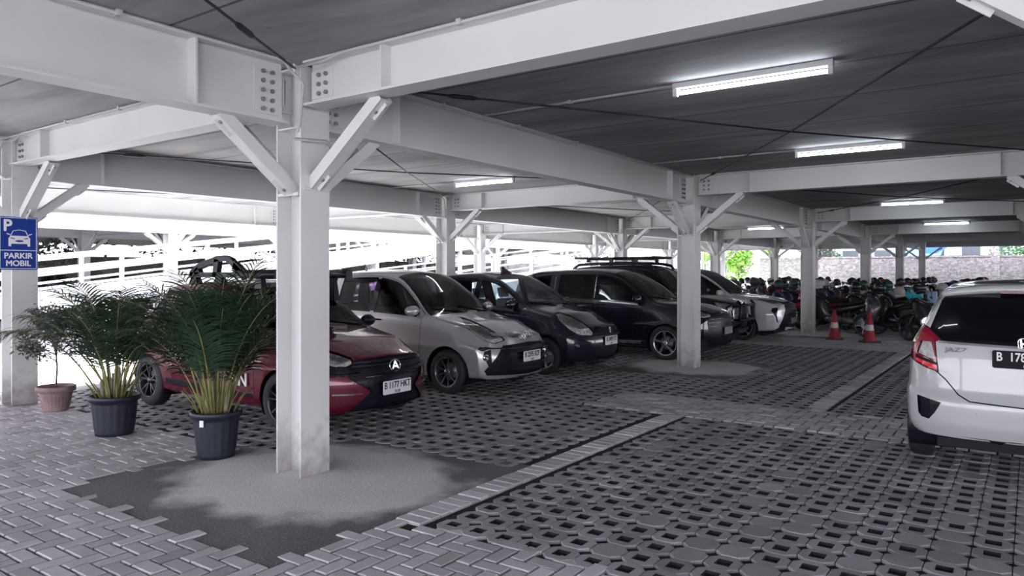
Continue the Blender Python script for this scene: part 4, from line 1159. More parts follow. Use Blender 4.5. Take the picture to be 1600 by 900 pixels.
b = MB(); b.loft([[(x, -.47, zr(-1.8, .5)+e0), (x, -.47, zr(-1.8, .5)+e1), (x, 0, zr(-1.8, .5)+e1+.01), (x, .47, zr(-1.8, .5)+e1), (x, .47, zr(-1.8, .5)+e0)] for x, e0, e1 in ((-1.2, .09, .10), (-1.12, .07, .145), (-.55, .07, .145), (-.45, .09, .10))]); b.build('tray_board', M_BLACK, t)
for x in (-1.95, -1.55, -.8):
    b = MB(); b.tube([(x, -.5, zr(-1.8, .5)+.085), (x, .5, zr(-1.8, .5)+.085)], .018, 8); b.build('cross_bar', M_BLACK, t)
b = MB(); b.tube([(-2.45, -.46, zr(-1.8, .5)+.09), (-2.0, -.46, zr(-1.8, .5)+.09)], .012, 6); b.build('rear_rod', M_BLACK, t)
# ---------------------------------------------------------------- small black hatchback
M_NAVY = paint('paint_black_blue', (.006, .008, .022), .2, .22)
def splash():
    H = 1.60; wb = 2.36; cowl = -.32; wst = -1.12
    sp = hatch_spec(foh=.74, wb=wb, roh=.62, H=H, W=1.68, cowl=cowl, cowlz=1.045, wst=wst, hoodz=.79, hoodmid=.95, belt0=.98, belt1=1.06, wr=.57, arch=.335)
    sp['fx'] = [(.15, -.09), (.3, -.02), (.48, 0), (.62, -.02), (.75, -.07), (.85, -.17), (1.0, -.3), (1.6, -.3)]; sp['fb'] = .34
    C = Car(sp); C.shell()
    windscreen(C, wst, cowl); bonnet(C, cowl, .69, .62, .42, .20)
    side_openings(C, wst, (-.42, -1.40), (-1.40, -2.16), (-2.32, -2.62, -2.50), .28)
    dummy_rear_glass(C, H)
    C.region('grille', [(0, .73), (.34, .71), (.30, .64), (0, .62)], 'F', nmin=.1); C.region('grille', [(0, .44), (.42, .44), (.36, .27), (0, .25)], 'F', nmin=.1)
    for nm, gr in (('bumper_black', .010), ('lamp', 0)):
        C.region(nm, offset_poly([(-.15, .60), (-.17, .66), (-.05, .80), (.10, .895), (.27, .95), (.35, .94), (.33, .86), (.20, .72), (.08, .64)], gr), ('O', 45), nmin=.12)
    C.region('fog', circle(.10, .45, .05, 14), ('O', 45), nmin=.2)
    arches(C, wb)
    root = thing('hatchback', 'small blue-black hatchback with clear glass and a roof fin, beside the silver car', 'car', (-1.47, 6.58, 0))
    o = C.finish(root, mats_for(M_NAVY, G_CLEAR, fog=M_CHROME), NM, DEPTH); lamp_inside(C, root, o['lamp'], M_REFL)
    return C, root, wb
C, root, wb = splash()
emblem_oval(C, root, 0, .675, .05, 2, .012)
p, n = C.front(0, .52, .012); plate(root, p, n, 'B 2489 STI', '10·27', M_PLATEW, M_INK)
car_common(C, root, .84, -wb, get_wheel('plain', .29, .19, M_ALLOY), r=.29, mirror=M_NAVY, mir_at=(-.58, 1.04), handles=((-1.28, .92), (-2.08, .94)), seats=((-1.2, -.36, .40), (-1.2, .36, .40), (-2.0, .0, .40)), dash=(-.5, 1.02), seat_m=M_SEATG)
b = MB(); p, n = C.top(-1.30, .0); b.loft([[(p.x-.10, -.03, p.z-.01), (p.x+.12, -.03, p.z-.01), (p.x+.12, .03, p.z-.01), (p.x-.10, .03, p.z-.01)], [(p.x-.09, -.016, p.z+.05), (p.x+.02, -.016, p.z+.05), (p.x+.02, .016, p.z+.05), (p.x-.09, .016, p.z+.05)], [(p.x-.10, -.004, p.z+.11), (p.x-.06, -.004, p.z+.11), (p.x-.06, .004, p.z+.11), (p.x-.10, .004, p.z+.11)]]); b.build('roof_fin', M_BLACK, root)
# ---------------------------------------------------------------- long people carriers (black, white)
M_BLK = paint('paint_black', (.008, .009, .018), .1, .22)
M_WHT = paint('paint_pearl', (.60, .60, .64), .15, .25)
def mpv(pm, label, loc, H=1.66, foh=.87, front='a', glass=G_DARK):
    wb = 2.75; cowl = -.30; wst = -1.14
    sp = hatch_spec(foh=foh, wb=wb, roh=.86, H=H, W=1.73, cowl=cowl, cowlz=1.075, wst=wst, hoodz=.90, hoodmid=1.01, belt0=1.0, belt1=1.10, wr=.60, arch=.355, rear_lean=.22, zb=.23)
    sp['fx'] = [(.15, -.12), (.3, -.04), (.5, 0), (.7, -.01), (.85, -.05), (.95, -.14), (1.1, -.28), (1.7, -.28)]
    if front == 'w': sp['fb'] = .24
    C = Car(sp); C.shell()
    windscreen(C, wst, cowl); bonnet(C, cowl, foh-.07, .70, .60, .14)
    side_openings(C, wst, (-.44, -1.50), (-1.50, -2.36), (-2.54, -3.30, -3.12), .31, bp=.045)
    dummy_rear_glass(C, H)
    k = foh-.87
    if front == 'a':
        C.region('grille', [(0, .83), (.55, .81), (.62, .70), (.60, .42), (.52, .30), (0, .28)], 'F', nmin=.1)
        for nm, gr in (('bumper_black', .01), ('lamp', 0)):
            C.region(nm, offset_poly([(-.14, .80), (-.15, .85), (.0, .90), (.25, .945), (.28, .92), (.15, .83), (0, .79)], gr), ('O', 45), nmin=.12)
        C.region('fog', [(.02, .58), (.12, .58), (.10, .42), (.03, .40)], ('O', 45), nmin=.2)
    else:
        C.region('grille', [(0, .90), (.46, .89), (.50, .70), (.62, .45), (.66, .34), (0, .30)], 'F', nmin=.1)
        C.region('bumper_black', [(-.30, .40), (-.22, .42), (-.05, .30), (.10, .25), (.10, .20), (-.3, .20)], ('O', 45), nmin=.0)
        for nm, gr in (('bumper_black', .01), ('lamp', 0)):
            C.region(nm, offset_poly([(-.24, .86), (-.24, .90), (-.05, .93), (.22, .955), (.24, .94), (.06, .875)], gr), ('O', 45), nmin=.12)
        C.region('bumper_black', [(-.06, .78), (.06, .76), (.10, .70), (-.02, .44), (-.05, .44), (-.01, .62)], ('O', 45), nmin=.2)
    arches(C, wb, .31)
    root = thing('people_carrier', label, 'car', loc)
    o = C.finish(root, mats_for(pm, glass), NM, DEPTH); lamp_inside(C, root, o['lamp'])
    return C, root, wb
C, root, wb = mpv(M_BLK, 'long black people carrier with bright alloy wheels behind the column on the pale pad', (-.68, 9.40, 0))
car_common(C, root, .865, -wb, get_wheel('blade', .315, .225, M_ALLOYB), r=.315, mirror=M_BLK, mir_at=(-.52, 1.06), handles=((-1.36, .98), (-2.26, 1.0)), seats=((-1.2, -.38, .42), (-1.2, .38, .42)), dash=(-.5, 1.05), handle_m=M_BLK)
p, n = C.front(0, .50, .02); plate(root, p, n, 'B 2013 TZA' if False else 'B', '', M_PLATEW, M_INK) if False else None
b = MB(); b.box(.835+.03, .875, -.20, .20, .47, .60); b.build('number_plate', M_BOLT, root)
bars(C, root, [(-.56, .56, .76), (-.58, .58, .69), (-.58, .58, .62)], M_CHROME, h=.012, w=.008)
fn = lambda x, z: C.side(x, z, -1)
C.strip('door_sill_trim', [(-.47, .30), (-2.25, .30)], .06, .01, M_CHROME, root, fn, 8)
fn2 = lambda x, z: C.side(x, z, 1); C.strip('door_sill_trim', [(-.47, .30), (-2.25, .30)], .06, .01, M_CHROME, root, fn2, 8)
for x in (-1.50, -2.42):
    for fnn in (fn, fn2): C.strip('pillar_trim', [(x+.03, 1.10), (x+.01, 1.50)], .016, .008, M_CHROME, root, fnn, 5)
C, root, wb = mpv(M_WHT, 'pearl white people carrier with a large black grille, the last car of the parked row', (-.78, 14.02, 0), H=1.68, foh=.95, front='w')
car_common(C, root, .865, -wb, get_wheel('blade', .315, .225, M_ALLOYB), r=.315, mirror=M_WHT, mir_at=(-.52, 1.06), handles=((-1.36, .98), (-2.26, 1.0)), dash=(-.5, 1.05), seats=((-1.2, -.38, .42), (-1.2, .38, .42)), handle_m=M_WHT)
bars(C, root, [(-.44, .44, .84-.07*k) for k in range(7)], M_CHROME, h=.01, w=.006)
b = MB(); b.box(.93, .945, -.20, .20, .40, .53); b.build('number_plate', M_BOLT, root)
# ---------------------------------------------------------------- black off-roader with roof tray
def suv():
    H = 1.76; wb = 2.685; cowl = -.38; wst = -1.05; foh = .82
    sp = hatch_spec(foh=foh, wb=wb, roh=.85, H=H, W=1.70, cowl=cowl, cowlz=1.14, wst=wst, hoodz=.99, hoodmid=1.08, belt0=1.06, belt1=1.12, wr=.60, arch=.38, rear_lean=.14, zb=.28)
    sp['fx'] = [(.2, -.14), (.35, -.04), (.55, 0), (.8, -.01), (.95, -.05), (1.05, -.14), (1.2, -.28), (1.8, -.28)]; sp['fb'] = .20
    C = Car(sp); C.shell(); windscreen(C, wst, cowl); bonnet(C, cowl, foh-.06, .70, .62, .10)
    side_openings(C, wst, (-.42, -1.42), (-1.42, -2.26), (-2.44, -3.2, -3.1), .36); dummy_rear_glass(C, H)
    C.region('grille', [(0, .93), (.42, .92), (.44, .72), (0, .70)], 'F', nmin=.1); C.region('grille', [(0, .58), (.5, .58), (.55, .42), (0, .40)], 'F', nmin=.1)
    for nm, gr in (('bumper_black', .01), ('lamp', 0)): C.region(nm, offset_poly([(-.18, .80), (-.18, .93), (.0, .96), (.16, .98), (.16, .92), (.02, .80)], gr), ('O', 45), nmin=.12)
    arches(C, wb, .34)
    root = thing('off_roader', 'black off-roader with a roof tray, between the long black car and the white car', 'car', (-1.06, 11.62, 0))
    o = C.finish(root, mats_for(M_BLK, G_DARK), NM, DEPTH); lamp_inside(C, root, o['lamp'])
    return C, root, wb, H, foh
C, root, wb, H, foh = suv()
car_common(C, root, .85, -wb, get_wheel('plain', .345, .21, M_ALLOY), r=.345, mirror=M_BLK, mir_at=(-.58, 1.12), handles=((-1.3, 1.03), (-2.16, 1.05)), dash=(-.5, 1.1), handle_m=M_BLK)
bars(C, root, [(-.40, .40, .89-.05*k) for k in range(4)], M_CHROME, h=.02, w=.014)
b = MB()
for sg in (-1, 1):
    b.tube([(foh-.1, sg*.42, .42), (foh+.06, sg*.44, .50), (foh+.07, sg*.44, .92), (foh+.0, sg*.42, .99)], .03, 8)
    b.tube([(foh+.05, sg*.44, .55), (foh+.0, sg*.70, .58), (foh-.08, sg*.80, .66), (foh-.10, sg*.80, .86), (foh-.02, sg*.66, .93), (foh+.05, sg*.44, .90)], .026, 8)
for z in (.60, .90): b.tube([(foh+.07, -.44, z), (foh+.07, .44, z)], .028, 8)
b.build('bull_bar', M_BLACK, root)
for sg in (-1, 1):
    y = sg*.56; b = MB(); pts = []
    for x in [-1.05-.2*k for k in range(10)]: pts.append(Vector((x, y, C.top(x, y)[0].z+.075)))
    pts = [C.top(-.98, y)[0]+Vector((.0, 0, .01))]+pts+[C.top(-3.0, y)[0]+Vector((0, 0, .01))]
    b.tube(pts, .034, 8); b.build('roof_rail', M_BLACK, root)
t = thing('roof_tray', 'dark slatted tray carried on the roof rails of the black off-roader', 'roof rack', (-1.06, 11.62, 0))
b = MB(); z = C.top(-2, 0)[0].z+.15
for k in range(9): b.bar((-1.15, -.5+.125*k, z), (-2.9, -.5+.125*k, z), .07, .035)
b.build('tray_slats', M_BLACK, t)
b = MB(); b.tube([(-1.05, -.56, z), (-1.02, -.5, z+.01), (-1.02, .5, z+.01), (-1.05, .56, z), (-2.95, .56, z), (-3.0, .5, z), (-3.0, -.5, z), (-2.95, -.56, z)], .025, 8, closed=True); b.build('tray_frame', M_BLACK, t)
for x in (-1.4, -2.0, -2.6):
    b = MB(); b.bar((x, -.58, z-.03), (x, .58, z-.03), .05, .03)
    for sg in (-1, 1): b.box(x-.04, x+.04, sg*.56-.03, sg*.56+.03, z-.10, z-.03)
    b.build('cross_bar', M_BLACK, t)
# ---------------------------------------------------------------- white hatchback seen from behind
M_ENGD = mat('badge_grey', (.10, .10, .11), .35, .6)
M_JW = paint('paint_white', (.50, .52, .53), 0., .32)
def jazz():
    H = 1.53; wb = 2.53; cowl = -.16; wst = -1.05; roh = .66; xr = -wb-roh
    sp = hatch_spec(foh=.76, wb=wb, roh=roh, H=H, W=1.70, cowl=cowl, cowlz=1.0, wst=wst, hoodz=.78, hoodmid=.92, belt0=.92, belt1=1.06, wr=.60, arch=.335, wr_rear=.53)
    sp['rx'] = [(.2, .10), (.29, .045), (.34, .02), (.40, .0), (.55, .0), (.60, .015), (.66, .045), (.85, .055), (1.0, .08), (1.07, .10), (1.40, .32), (1.5, .40)]
    sp['zt'][0] = (xr, H-.055); sp['zt'][1] = (xr+.25, H-.04); sp['zb'] = [(xr, .285), (xr+.12, .28), (xr+.3, .24), (-wb*.5, .2), (.26, .2), (.76, .22)]
    sp['crown'] = [(xr, .055), (xr+.3, .06), (-1.3, .075), (wst, .08), (cowl, .05), (.2, .055), (.76, .07)]
    sp['db'] = [(xr, .065), (-wb, .06), (-wb*.5, .055), (cowl, .06), (0, .085), (.76, .13)]
    sp['w'] = [(xr, .80), (xr+.15, .835), (xr+.5, .85), (-wb*.6, .85), (-.4, .85), (.15, .845), (.5, .82), (.76, .775)]
    sp['rb'] = .20; sp['rp'] = 4.
    C = Car(sp); C.shell(); windscreen(C, wst, cowl); bonnet(C, cowl, .68, .66, .56, .16)
    side_openings(C, wst, (-.42, -1.42), (-1.42, -2.2), (-2.36, -2.8, -2.66), .30)
    # tailgate line, glass with dark surround, lamps, bumper scoops
    gate = [(-.60, .80), (-.53, .74), (-.44, .63), (-.36, .585), (0, .57), (.36, .585), (.44, .63), (.53, .74), (.60, .80), (.63, 1.02), (.60, 1.12), (.50, 1.44), (-.50, 1.44), (-.60, 1.12), (-.63, 1.02)]
    C.panel('tailgate', gate, 'R', gap=.010, nmin=.2)
    C.region('window_trim', [(-.60, 1.035), (0, 1.02), (.60, 1.035), (.665, 1.08), (.555, 1.42), (0, 1.445), (-.555, 1.42), (-.665, 1.08)], 'R', nmin=.2)
    C.region('glass_rear', [(-.56, 1.105), (0, 1.095), (.56, 1.105), (.49, 1.395), (0, 1.42), (-.49, 1.395)], 'R', nmin=.2)
    full = [(.585, .80), (.665, .82), (.735, .85), (.80, .89), (.84, .97), (.84, 1.05), (.80, 1.12), (.73, 1.165), (.665, 1.14), (.60, 1.08), (.565, 1.05), (.61, 1.04), (.60, .92)]
    C.region('bumper_black', offset_poly(full, .008), 'R', nmin=-.35, cond=lambda c: c.x < xr+.62)
    C.region('lamp_red', full, 'R', nmin=-.35, cond=lambda c: c.x < xr+.62)
    C.region('lamp_clear', [(.60, .885), (.675, .90), (.745, .93), (.715, 1.03), (.635, 1.03)], 'R', nmin=0, cond=lambda c: c.x < xr+.5)
    C.region('bumper_black', [(.59, .865), (.755, .915), (.75, .885), (.59, .845)], 'R', nmin=0, cond=lambda c: c.x < xr+.5)
    C.region('lamp_low', [(.592, .808), (.66, .828), (.745, .865), (.748, .89), (.67, .862), (.592, .84)], 'R', nmin=0, cond=lambda c: c.x < xr+.5)
    C.region('grille', [(.735, .59), (.555, .555), (.60, .47), (.645, .41), (.70, .42), (.725, .45)], 'R', nmin=.1)
    arches(C, wb)
    root = thing('hatchback', 'white hatchback seen from behind at the right, with a black number plate', 'car', (4.65, 2.95-xr, 0), R(90))
    o = C.finish(root, mats_for(M_JW, G_BLACK, lamp_clear=M_LENS, window_trim=G_BLACK), NM, {**DEPTH, 'grille': .05, 'lamp_clear': 0, 'lamp_low': 0, 'bumper_black': .006, 'seam': .008})
    lamp_inside(C, root, o['lamp_clear'], M_REFL, .05)
    return C, root, wb, xr, H
C, root, wb, xr, H = jazz()
for k in ('body_shell',): pass
car_common(C, root, .85, -wb, get_wheel('multi', .30, .20, M_ALLOY), r=.30, mirror=M_JW, mir_at=(-.5, 1.0), handles=((-1.28, .9), (-2.08, .92)), wiper=False, handle_m=M_JW)
p, n = C.rear(0, .925, .006); plate(root, p+Vector((-.004, 0, 0)), n, 'B  178', '07', M_PLATEB, M_WHITEINK, rear=True, W=.43, H=.135, align='LEFT')
# spoiler
b = MB(); rings = []
for k in range(17):
    t = -1+2*k/16; y = t*.575; d = .06*abs(t)**3
    z0 = H-.055-.05*abs(t)**2.5; xe = xr+.285+d
    rings.append([(xe+.42, y, z0+.022), (xe+.12, y, z0+.025), (xe, y, z0-.008), (xe+.015, y, z0-.034), (xe+.13, y, z0-.075), (xe+.42, y, z0-.05)])
b.loft(rings); b.build('tailgate_spoiler', M_JW, root)
b = MB(); xs = xr+.285
b.box(xs+.012, xs+.06, -.17, .17, H-.105, H-.075); b.build('brake_light', mat('brake_light_dark', (.08, .004, .01), .2), root)['label'] = 'dark red high brake light'
fn = lambda y, z: C.rear(y, z)
C.strip('chrome_strip', [(.58, 1.03), (0, 1.015), (-.58, 1.03)], .022, .016, M_CHROME, root, fn, 8)
p, n = C.rear(0, 1.045, .02)
b = MB(); R90 = Matrix.Translation(p)
def jz(y, z): return Vector((p.x-.012, y, p.z+z))
b.tube([jz(.05*math.copysign(abs(math.cos(t))**.6, math.cos(t)), .042*math.copysign(abs(math.sin(t))**.6, math.sin(t))) for t in [2*math.pi*k/28 for k in range(28)]], .006, 6, closed=True)
for sg in (-1, 1): b.bar(jz(sg*.028, -.03), jz(sg*.033, .032), .012, .012)
b.bar(jz(-.026, 0), jz(.026, 0), .012, .012); b.build('badge', M_CHROME, root)
p, n = C.rear(.455, .975, .006); text_mesh('model_lettering', 'JAZZ', .046, M_ENGD, root, Matrix.Translation(p) @ Matrix.Rotation(R(-90), 4, 'Z') @ Matrix.Rotation(R(90), 4, 'X'), .003, 'CENTER', 1.5, .001)
for y in (.31, -.31):
    p, n = C.rear(y, .50, 0); b = MB(); b.lathe([(0, -.004), (.010, -.004), (.012, .004)], 14, axis='x', c=p); b.build('parking_sensor', M_JW, root)
# wheel prototypes themselves are not part of the scene
for k, w_ in whs.items():
    for c in list(w_.children): bpy.data.objects.remove(c)
    bpy.data.objects.remove(w_)
# ------------------------------------------------------------------ parking sign
M_SIGNB = mat('sign_blue', (.002, .035, .27), .5, spec=.25)
M_SIGNW = mat('sign_white', (.78, .80, .82), .4)
t = thing('parking_sign', 'blue parking sign reading PARKIR MOBIL with a car symbol on the left column', 'sign', (-5.175, -.03, 1.62))
# local frame: u to the reader's right (+Y), v up, n towards +X
SM = Matrix(((0, 0, 1, 0), (1, 0, 0, 0), (0, 1, 0, 0), (0, 0, 0, 1)))
def rrect(x0, x1, y0, y1, r=.012, k=4):
    P = []
    for cx, cyy, a0 in ((x1-r, y0+r, -90), (x1-r, y1-r, 0), (x0+r, y1-r, 90), (x0+r, y0+r, 180)):
        for q in range(k+1): a = R(a0+90*q/k); P.append((cx+r*math.cos(a), cyy+r*math.sin(a)))
    return P
b = MB(); b.prism(rrect(-.205, .205, 0, .63), 0, .004, 'xy', 0, SM); b.build('sign_board', M_SIGNB, t)
b = MB()
for (x0, x1, y0, y1) in ((-.195, .195, .615, .622), (-.195, .195, .012, .019), (-.195, -.188, .012, .622), (.188, .195, .012, .622), (-.195, .195, .228, .236)): b.prism([(x0, y0), (x1, y0), (x1, y1), (x0, y1)], .004, .0052, 'xy', 0, SM)
b.build('sign_border', M_SIGNW, t)
text_mesh('letter_p', 'P', .19, M_SIGNW, t, SM @ Matrix.Translation((-.115, .52, .005)), .001, 'CENTER', .95, .0, fat=.0055)
text_mesh('lettering', 'PARKIR', .092, M_SIGNW, t, SM @ Matrix.Translation((0, .165, .0045)), .001, 'CENTER', 1.0, .0, fat=.0028)
text_mesh('lettering', 'MOBIL', .092, M_SIGNW, t, SM @ Matrix.Translation((0, .075, .0045)), .001, 'CENTER', 1.0, .0, fat=.0028)
b = MB()
car = [(-.105, .285), (-.085, .285), (-.085, .305), (.085+.02, .305), (.105, .285), (.125, .285), (.125, .37), (.11, .40), (.092, .42), (-.072, .42), (-.09, .40), (-.105, .37)]
b.prism([(-.105, .28), (-.078, .28), (-.074, .31), (.094, .31), (.098, .28), (.125, .28), (.125, .375), (.10, .405), (-.08, .405), (-.105, .375)], .004, .0055, 'xy', 0, SM)
roof = [(-.085, .40), (-.055, .465), (.0, .475), (.02, .475), (.075, .465), (.105, .40)]
for a, c in zip(roof[:-1], roof[1:]): 
    d = Vector((c[0]-a[0], c[1]-a[1])).normalized(); n = Vector((-d.y, d.x))*.004
    b.prism([(a[0]-n.x, a[1]-n.y), (c[0]-n.x, c[1]-n.y), (c[0]+n.x, c[1]+n.y), (a[0]+n.x, a[1]+n.y)], .004, .0055, 'xy', 0, SM)
for sg in (-1, 1): b.prism([(.01+sg*.10, .41), (.01+sg*.135, .425), (.01+sg*.135, .435), (.01+sg*.10, .425)], .004, .0055, 'xy', 0, SM)
b.build('car_symbol', M_SIGNW, t)
b = MB()
for sg in (-1, 1): b.prism([(.01+sg*.045, .365), (.01+sg*.09, .372), (.01+sg*.095, .385), (.01+sg*.05, .375)], .0055, .0062, 'xy', 0, SM)
b.prism([(.01+.045*math.cos(a), .342+.012*math.sin(a)) for a in [2*math.pi*k/16 for k in range(16)]], .0055, .0062, 'xy', 0, SM)
b.build('symbol_lights', M_SIGNB, t)
# ------------------------------------------------------------------ potted plants
M_POTN = mat('pot_dark_blue', (.013, .017, .032), .5, noise=(6, .25))
M_POTC = mat('pot_clay', (.27, .19, .185), .75, noise=(10, .3))
M_LEAFP = mat('palm_leaf', (.016, .045, .020), .45, noise=(2, .45))
M_STEM = mat('palm_stem', (.20, .20, .06), .5, noise=(8, .5))
M_CANE = mat('palm_cane', (.33, .28, .22), .6, noise=(20, .4))
M_SHRUB = mat('shrub_leaf', (.06, .075, .05), .6, noise=(5, .4))
M_BARK = mat('bark', (.13, .10, .08), .85, noise=(12, .4))
def ribbed_pot(b, r0, r1, h, n=72, ribs=18, amp=.006, rim=.05, band=(.12, .80)):
    rings = []
    prof = [(0, r0*.96), (.02, r0), (band[0], None), (band[1], None), (band[1]+.03, None)]
    for k in range(11):
        t = k/10*(1-rim/h); r = r0+(r1-r0)*t
        ring = []
        for q in range(n):
            a = 2*math.pi*q/n; e = amp*(.5+.5*math.cos(a*ribs)) if band[0] < t < band[1] else amp*.3
            ring.append(((r-amp+e)*math.cos(a), (r-amp+e)*math.sin(a), h*t))
        rings.append(ring)
    for r, z in ((r1-.002, h-rim), (r1+.018, h-rim), (r1+.02, h-.008), (r1+.014, h), (r1+.004, h), (r1-.006, h-.01), (r1-.02, h-.05)):
        rings.append([(r*math.cos(2*math.pi*q/n), r*math.sin(2*math.pi*q/n), z) for q in range(n)])
    b.loft(rings)
def frond(rr, base, az, lean, bend, L, n_pairs, leaf, petiole=.32):
    """one feather leaf: stalk and leaflets; returns builder (stalk 0, leaf 1)"""
    b = MB(); p = Vector(base); d0 = Vector((math.cos(az), math.sin(az), 0)); N = 18; pts = [p.copy()]; dirs = []
    for i in range(N):
        t = i/N; a = lean+bend*t**2.0
        d = (d0*math.sin(a)+Vector((0, 0, 1))*math.cos(a)).normalized(); dirs.append(d); p = p+d*L/N; pts.append(p.copy())
    dirs.append(dirs[-1])
    b.tube(pts, [.0085*(1-.8*i/N)+.0012 for i in range(N+1)], 5, 0, caps=False)
    side = Vector((-d0.y, d0.x, 0))
    for k in range(n_pairs):
        t = petiole+(1-petiole)*k/(n_pairs-1)
        s_ = t*N; i = min(int(s_), N-1); f = s_-i; q = pts[i].lerp(pts[i+1], f); d = dirs[i]
        up = side.cross(d).normalized()
        if up.z < 0: up = -up
        ll = leaf*(.55+.9*math.sin(math.pi*min(1, .12+.8*(t-petiole)/(1-petiole))))*rr.uniform(.85, 1.1)/1.25
        fw = .45+.55*(t-petiole)/(1-petiole)
        for sg in (-1, 1):
            dd = (side*sg*(1.0-fw*.35)+d*(.35+fw*.55)+up*rr.uniform(.12, .42)).normalized()
            w = up.cross(dd).normalized()*(.0055+.0035*math.sin(math.pi*t)); c = [q.copy()]; x = q.copy(); g = dd.copy()
            for m in range(4):
                g = (g+Vector((0, 0, -.16-.10*m*rr.uniform(.4, 1.3)))).normalized(); x = x+g*ll/4; c.append(x.copy())
            ww = [.35, 1, .95, .6, .04]
            V = []
            for cc, e in zip(c, ww): V += [cc-w*e, cc+w*e]
            b.add(V, [(2*j, 2*j+1, 2*j+3, 2*j+2) for j in range(4)], 1, True)
    return b
def potted_palm(loc, label, pot, nf, seed, hmul=1., spread=1., low=0, noright=False):
    rr = random.Random(seed); t = thing('potted_palm', label, 'potted plant', loc)
    r0, r1, h = pot
    b = MB(); ribbed_pot(b, r0, r1, h); b.build('pot', M_POTN, t)
    b = MB(); b.lathe([(0, h-.05), (r1-.01, h-.055)], 32); b.build('potting_soil', M_SOIL, t)
    for k in range(7):
        a = rr.uniform(0, 6.28); q = rr.uniform(.02, r1*.5); x, y = q*math.cos(a), q*math.sin(a); H = rr.uniform(.12, .28)
        b = MB(); b.tube([(x, y, h-.06), (x*1.1, y*1.1, h+H*.5), (x*1.25, y*1.25, h+H)], [.019, .017, .012], 8); b.build('cane', M_CANE, t)
    for k in range(nf):
        a = 2.4*k+rr.uniform(-.4, .4); q = rr.uniform(.02, r1*.6)
        u = k/nf; lean = (.05+.5*u)*spread*rr.uniform(.6, 1.2); bend = rr.uniform(.75, 1.5)*(1+.25*u); L = rr.uniform(1.15, 1.5)*hmul*(1-.20*u)
        if noright and math.cos(a) > .2: lean *= .7; bend *= .75
        b = frond(rr, (q*math.cos(a), q*math.sin(a), h-.04), a, lean, bend, L, 27, .34*rr.uniform(.85, 1.1), petiole=rr.uniform(.26, .40))
        b.build('frond', [M_STEM, M_LEAFP], t, fix=False)
    for k in range(low):
        a = rr.uniform(0, 6.28); q = r1*.7
        b = MB(); p = Vector((q*math.cos(a), q*math.sin(a), h-.04)); d = Vector((math.cos(a)*.5, math.sin(a)*.5, 1)).normalized()
        b.tube([p, p+d*.14, p+d*.26+Vector((math.cos(a)*.03, math.sin(a)*.03, 0))], [.007, .005, .002], 5); b.build('shoot', M_STEM, t)
    return t
tp = potted_palm((-1.08, -.05, 0), 'bushy potted palm in a dark ribbed pot with a white tag, nearest the front column', (.155, .195, .40), 33, 11, 1.0, 1.0, low=20, noright=True)
b = MB(); 
for k in range(1): b.box(-.018, .018, -.199-.004, -.199+.002, .29, .345, 0, Matrix.Rotation(R(22), 4, 'Z'))
b.build('price_tag', M_PLATEW, tp)
potted_palm((-2.70, -.12, 0), 'taller spreading potted palm in a dark pot, middle of the three pots', (.175, .215, .385), 25, 5, 1.05, 1.25, low=12)
t = thing('potted_shrub', 'thin leafy shrub in a ribbed clay-coloured pot beside the sign column', 'potted plant', (-4.5, .1, 0))
b = MB(); ribbed_pot(b, .135, .185, .285, ribs=26, amp=.012, rim=.06, band=(.08, .72)); b.build('pot', M_POTC, t)
b = MB(); b.lathe([(0, .24), (.17, .235)], 32); b.build('potting_soil', M_SOIL, t)
rr = random.Random(4); b = MB(); lf = MB()
b.tube([(0, 0, .22), (.01, .01, .5), (-.01, 0, .75)], [.012, .01, .008], 7)
for k in range(16):
    a = rr.uniform(0, 6.28); z0 = rr.uniform(.55, .85); L = rr.uniform(.35, .62); p = Vector((0, 0, z0)); pts = [p]
    d = Vector((math.cos(a)*.75, math.sin(a)*.75, rr.uniform(.15, 1.1))).normalized()
    for m in range(5): p = p+d*L/5; d = (d+Vector((0, 0, rr.uniform(-.02, .12)))).normalized(); pts.append(p)
    b.tube(pts, [.006-.001*m for m in range(6)], 5)
    for m in range(80):
        tt = rr.uniform(.35, 1)*5; i = min(4, int(tt)); q = pts[i].lerp(pts[i+1], tt-i)+Vector((rr.gauss(0, .035), rr.gauss(0, .035), rr.gauss(0, .035)))
        e = Vector((rr.gauss(0, 1), rr.gauss(0, 1), rr.gauss(.1, .7))).normalized(); w = e.orthogonal().normalized(); s_ = rr.uniform(.04, .07)
        lf.add([q, q+e*s_*.5+w*s_*.2, q+e*s_, q+e*s_*.5-w*s_*.2], [(0, 1, 2, 3)])
b.build('stem', M_BARK, t); lf.build('foliage', M_SHRUB, t, fix=False)
# ------------------------------------------------------------------ cones
M_CONE = mat('cone_red', (.30, .024, .034), .6, noise=(14, .35)); M_BAND = mat('cone_band', (.55, .53, .53), .4, noise=(20, .3))
def cone(x, y, lab, rz):
    t = thing('traffic_cone', lab, 'traffic cone', (x, y, 0), rz)
    b = MB(); b.prism(rrect(-.19, .19, -.19, .19, .04), 0, .03); b.build('base', M_BLACK, t)
    P = lambda z: .135-.105*(z-.03)/.67
    for nm, z0, z1, m in (('cone_body', .03, .27, M_CONE), ('reflective_band', .27, .40, M_BAND), ('cone_top', .40, .70, M_CONE)):
        b = MB(); pr = [(P(z0), z0), (P(z1), z1)]
        if nm == 'cone_body': pr = [(P(z0)+.02, z0)]+[(P(z0+.03), z0+.03), (P(z1), z1)]
        if nm == 'cone_top': pr += [(P(z1)-.01, z1), (P(z1)-.01, z1-.03)]
        b.lathe(pr, 28); b.build(nm, m, t)
cone(.88, 14.80, 'red traffic cone with a worn pale band, closer to the steel column than the other', .2)
cone(1.70, 14.42, 'brighter red traffic cone, closer to the white hatchback than the other', .5)
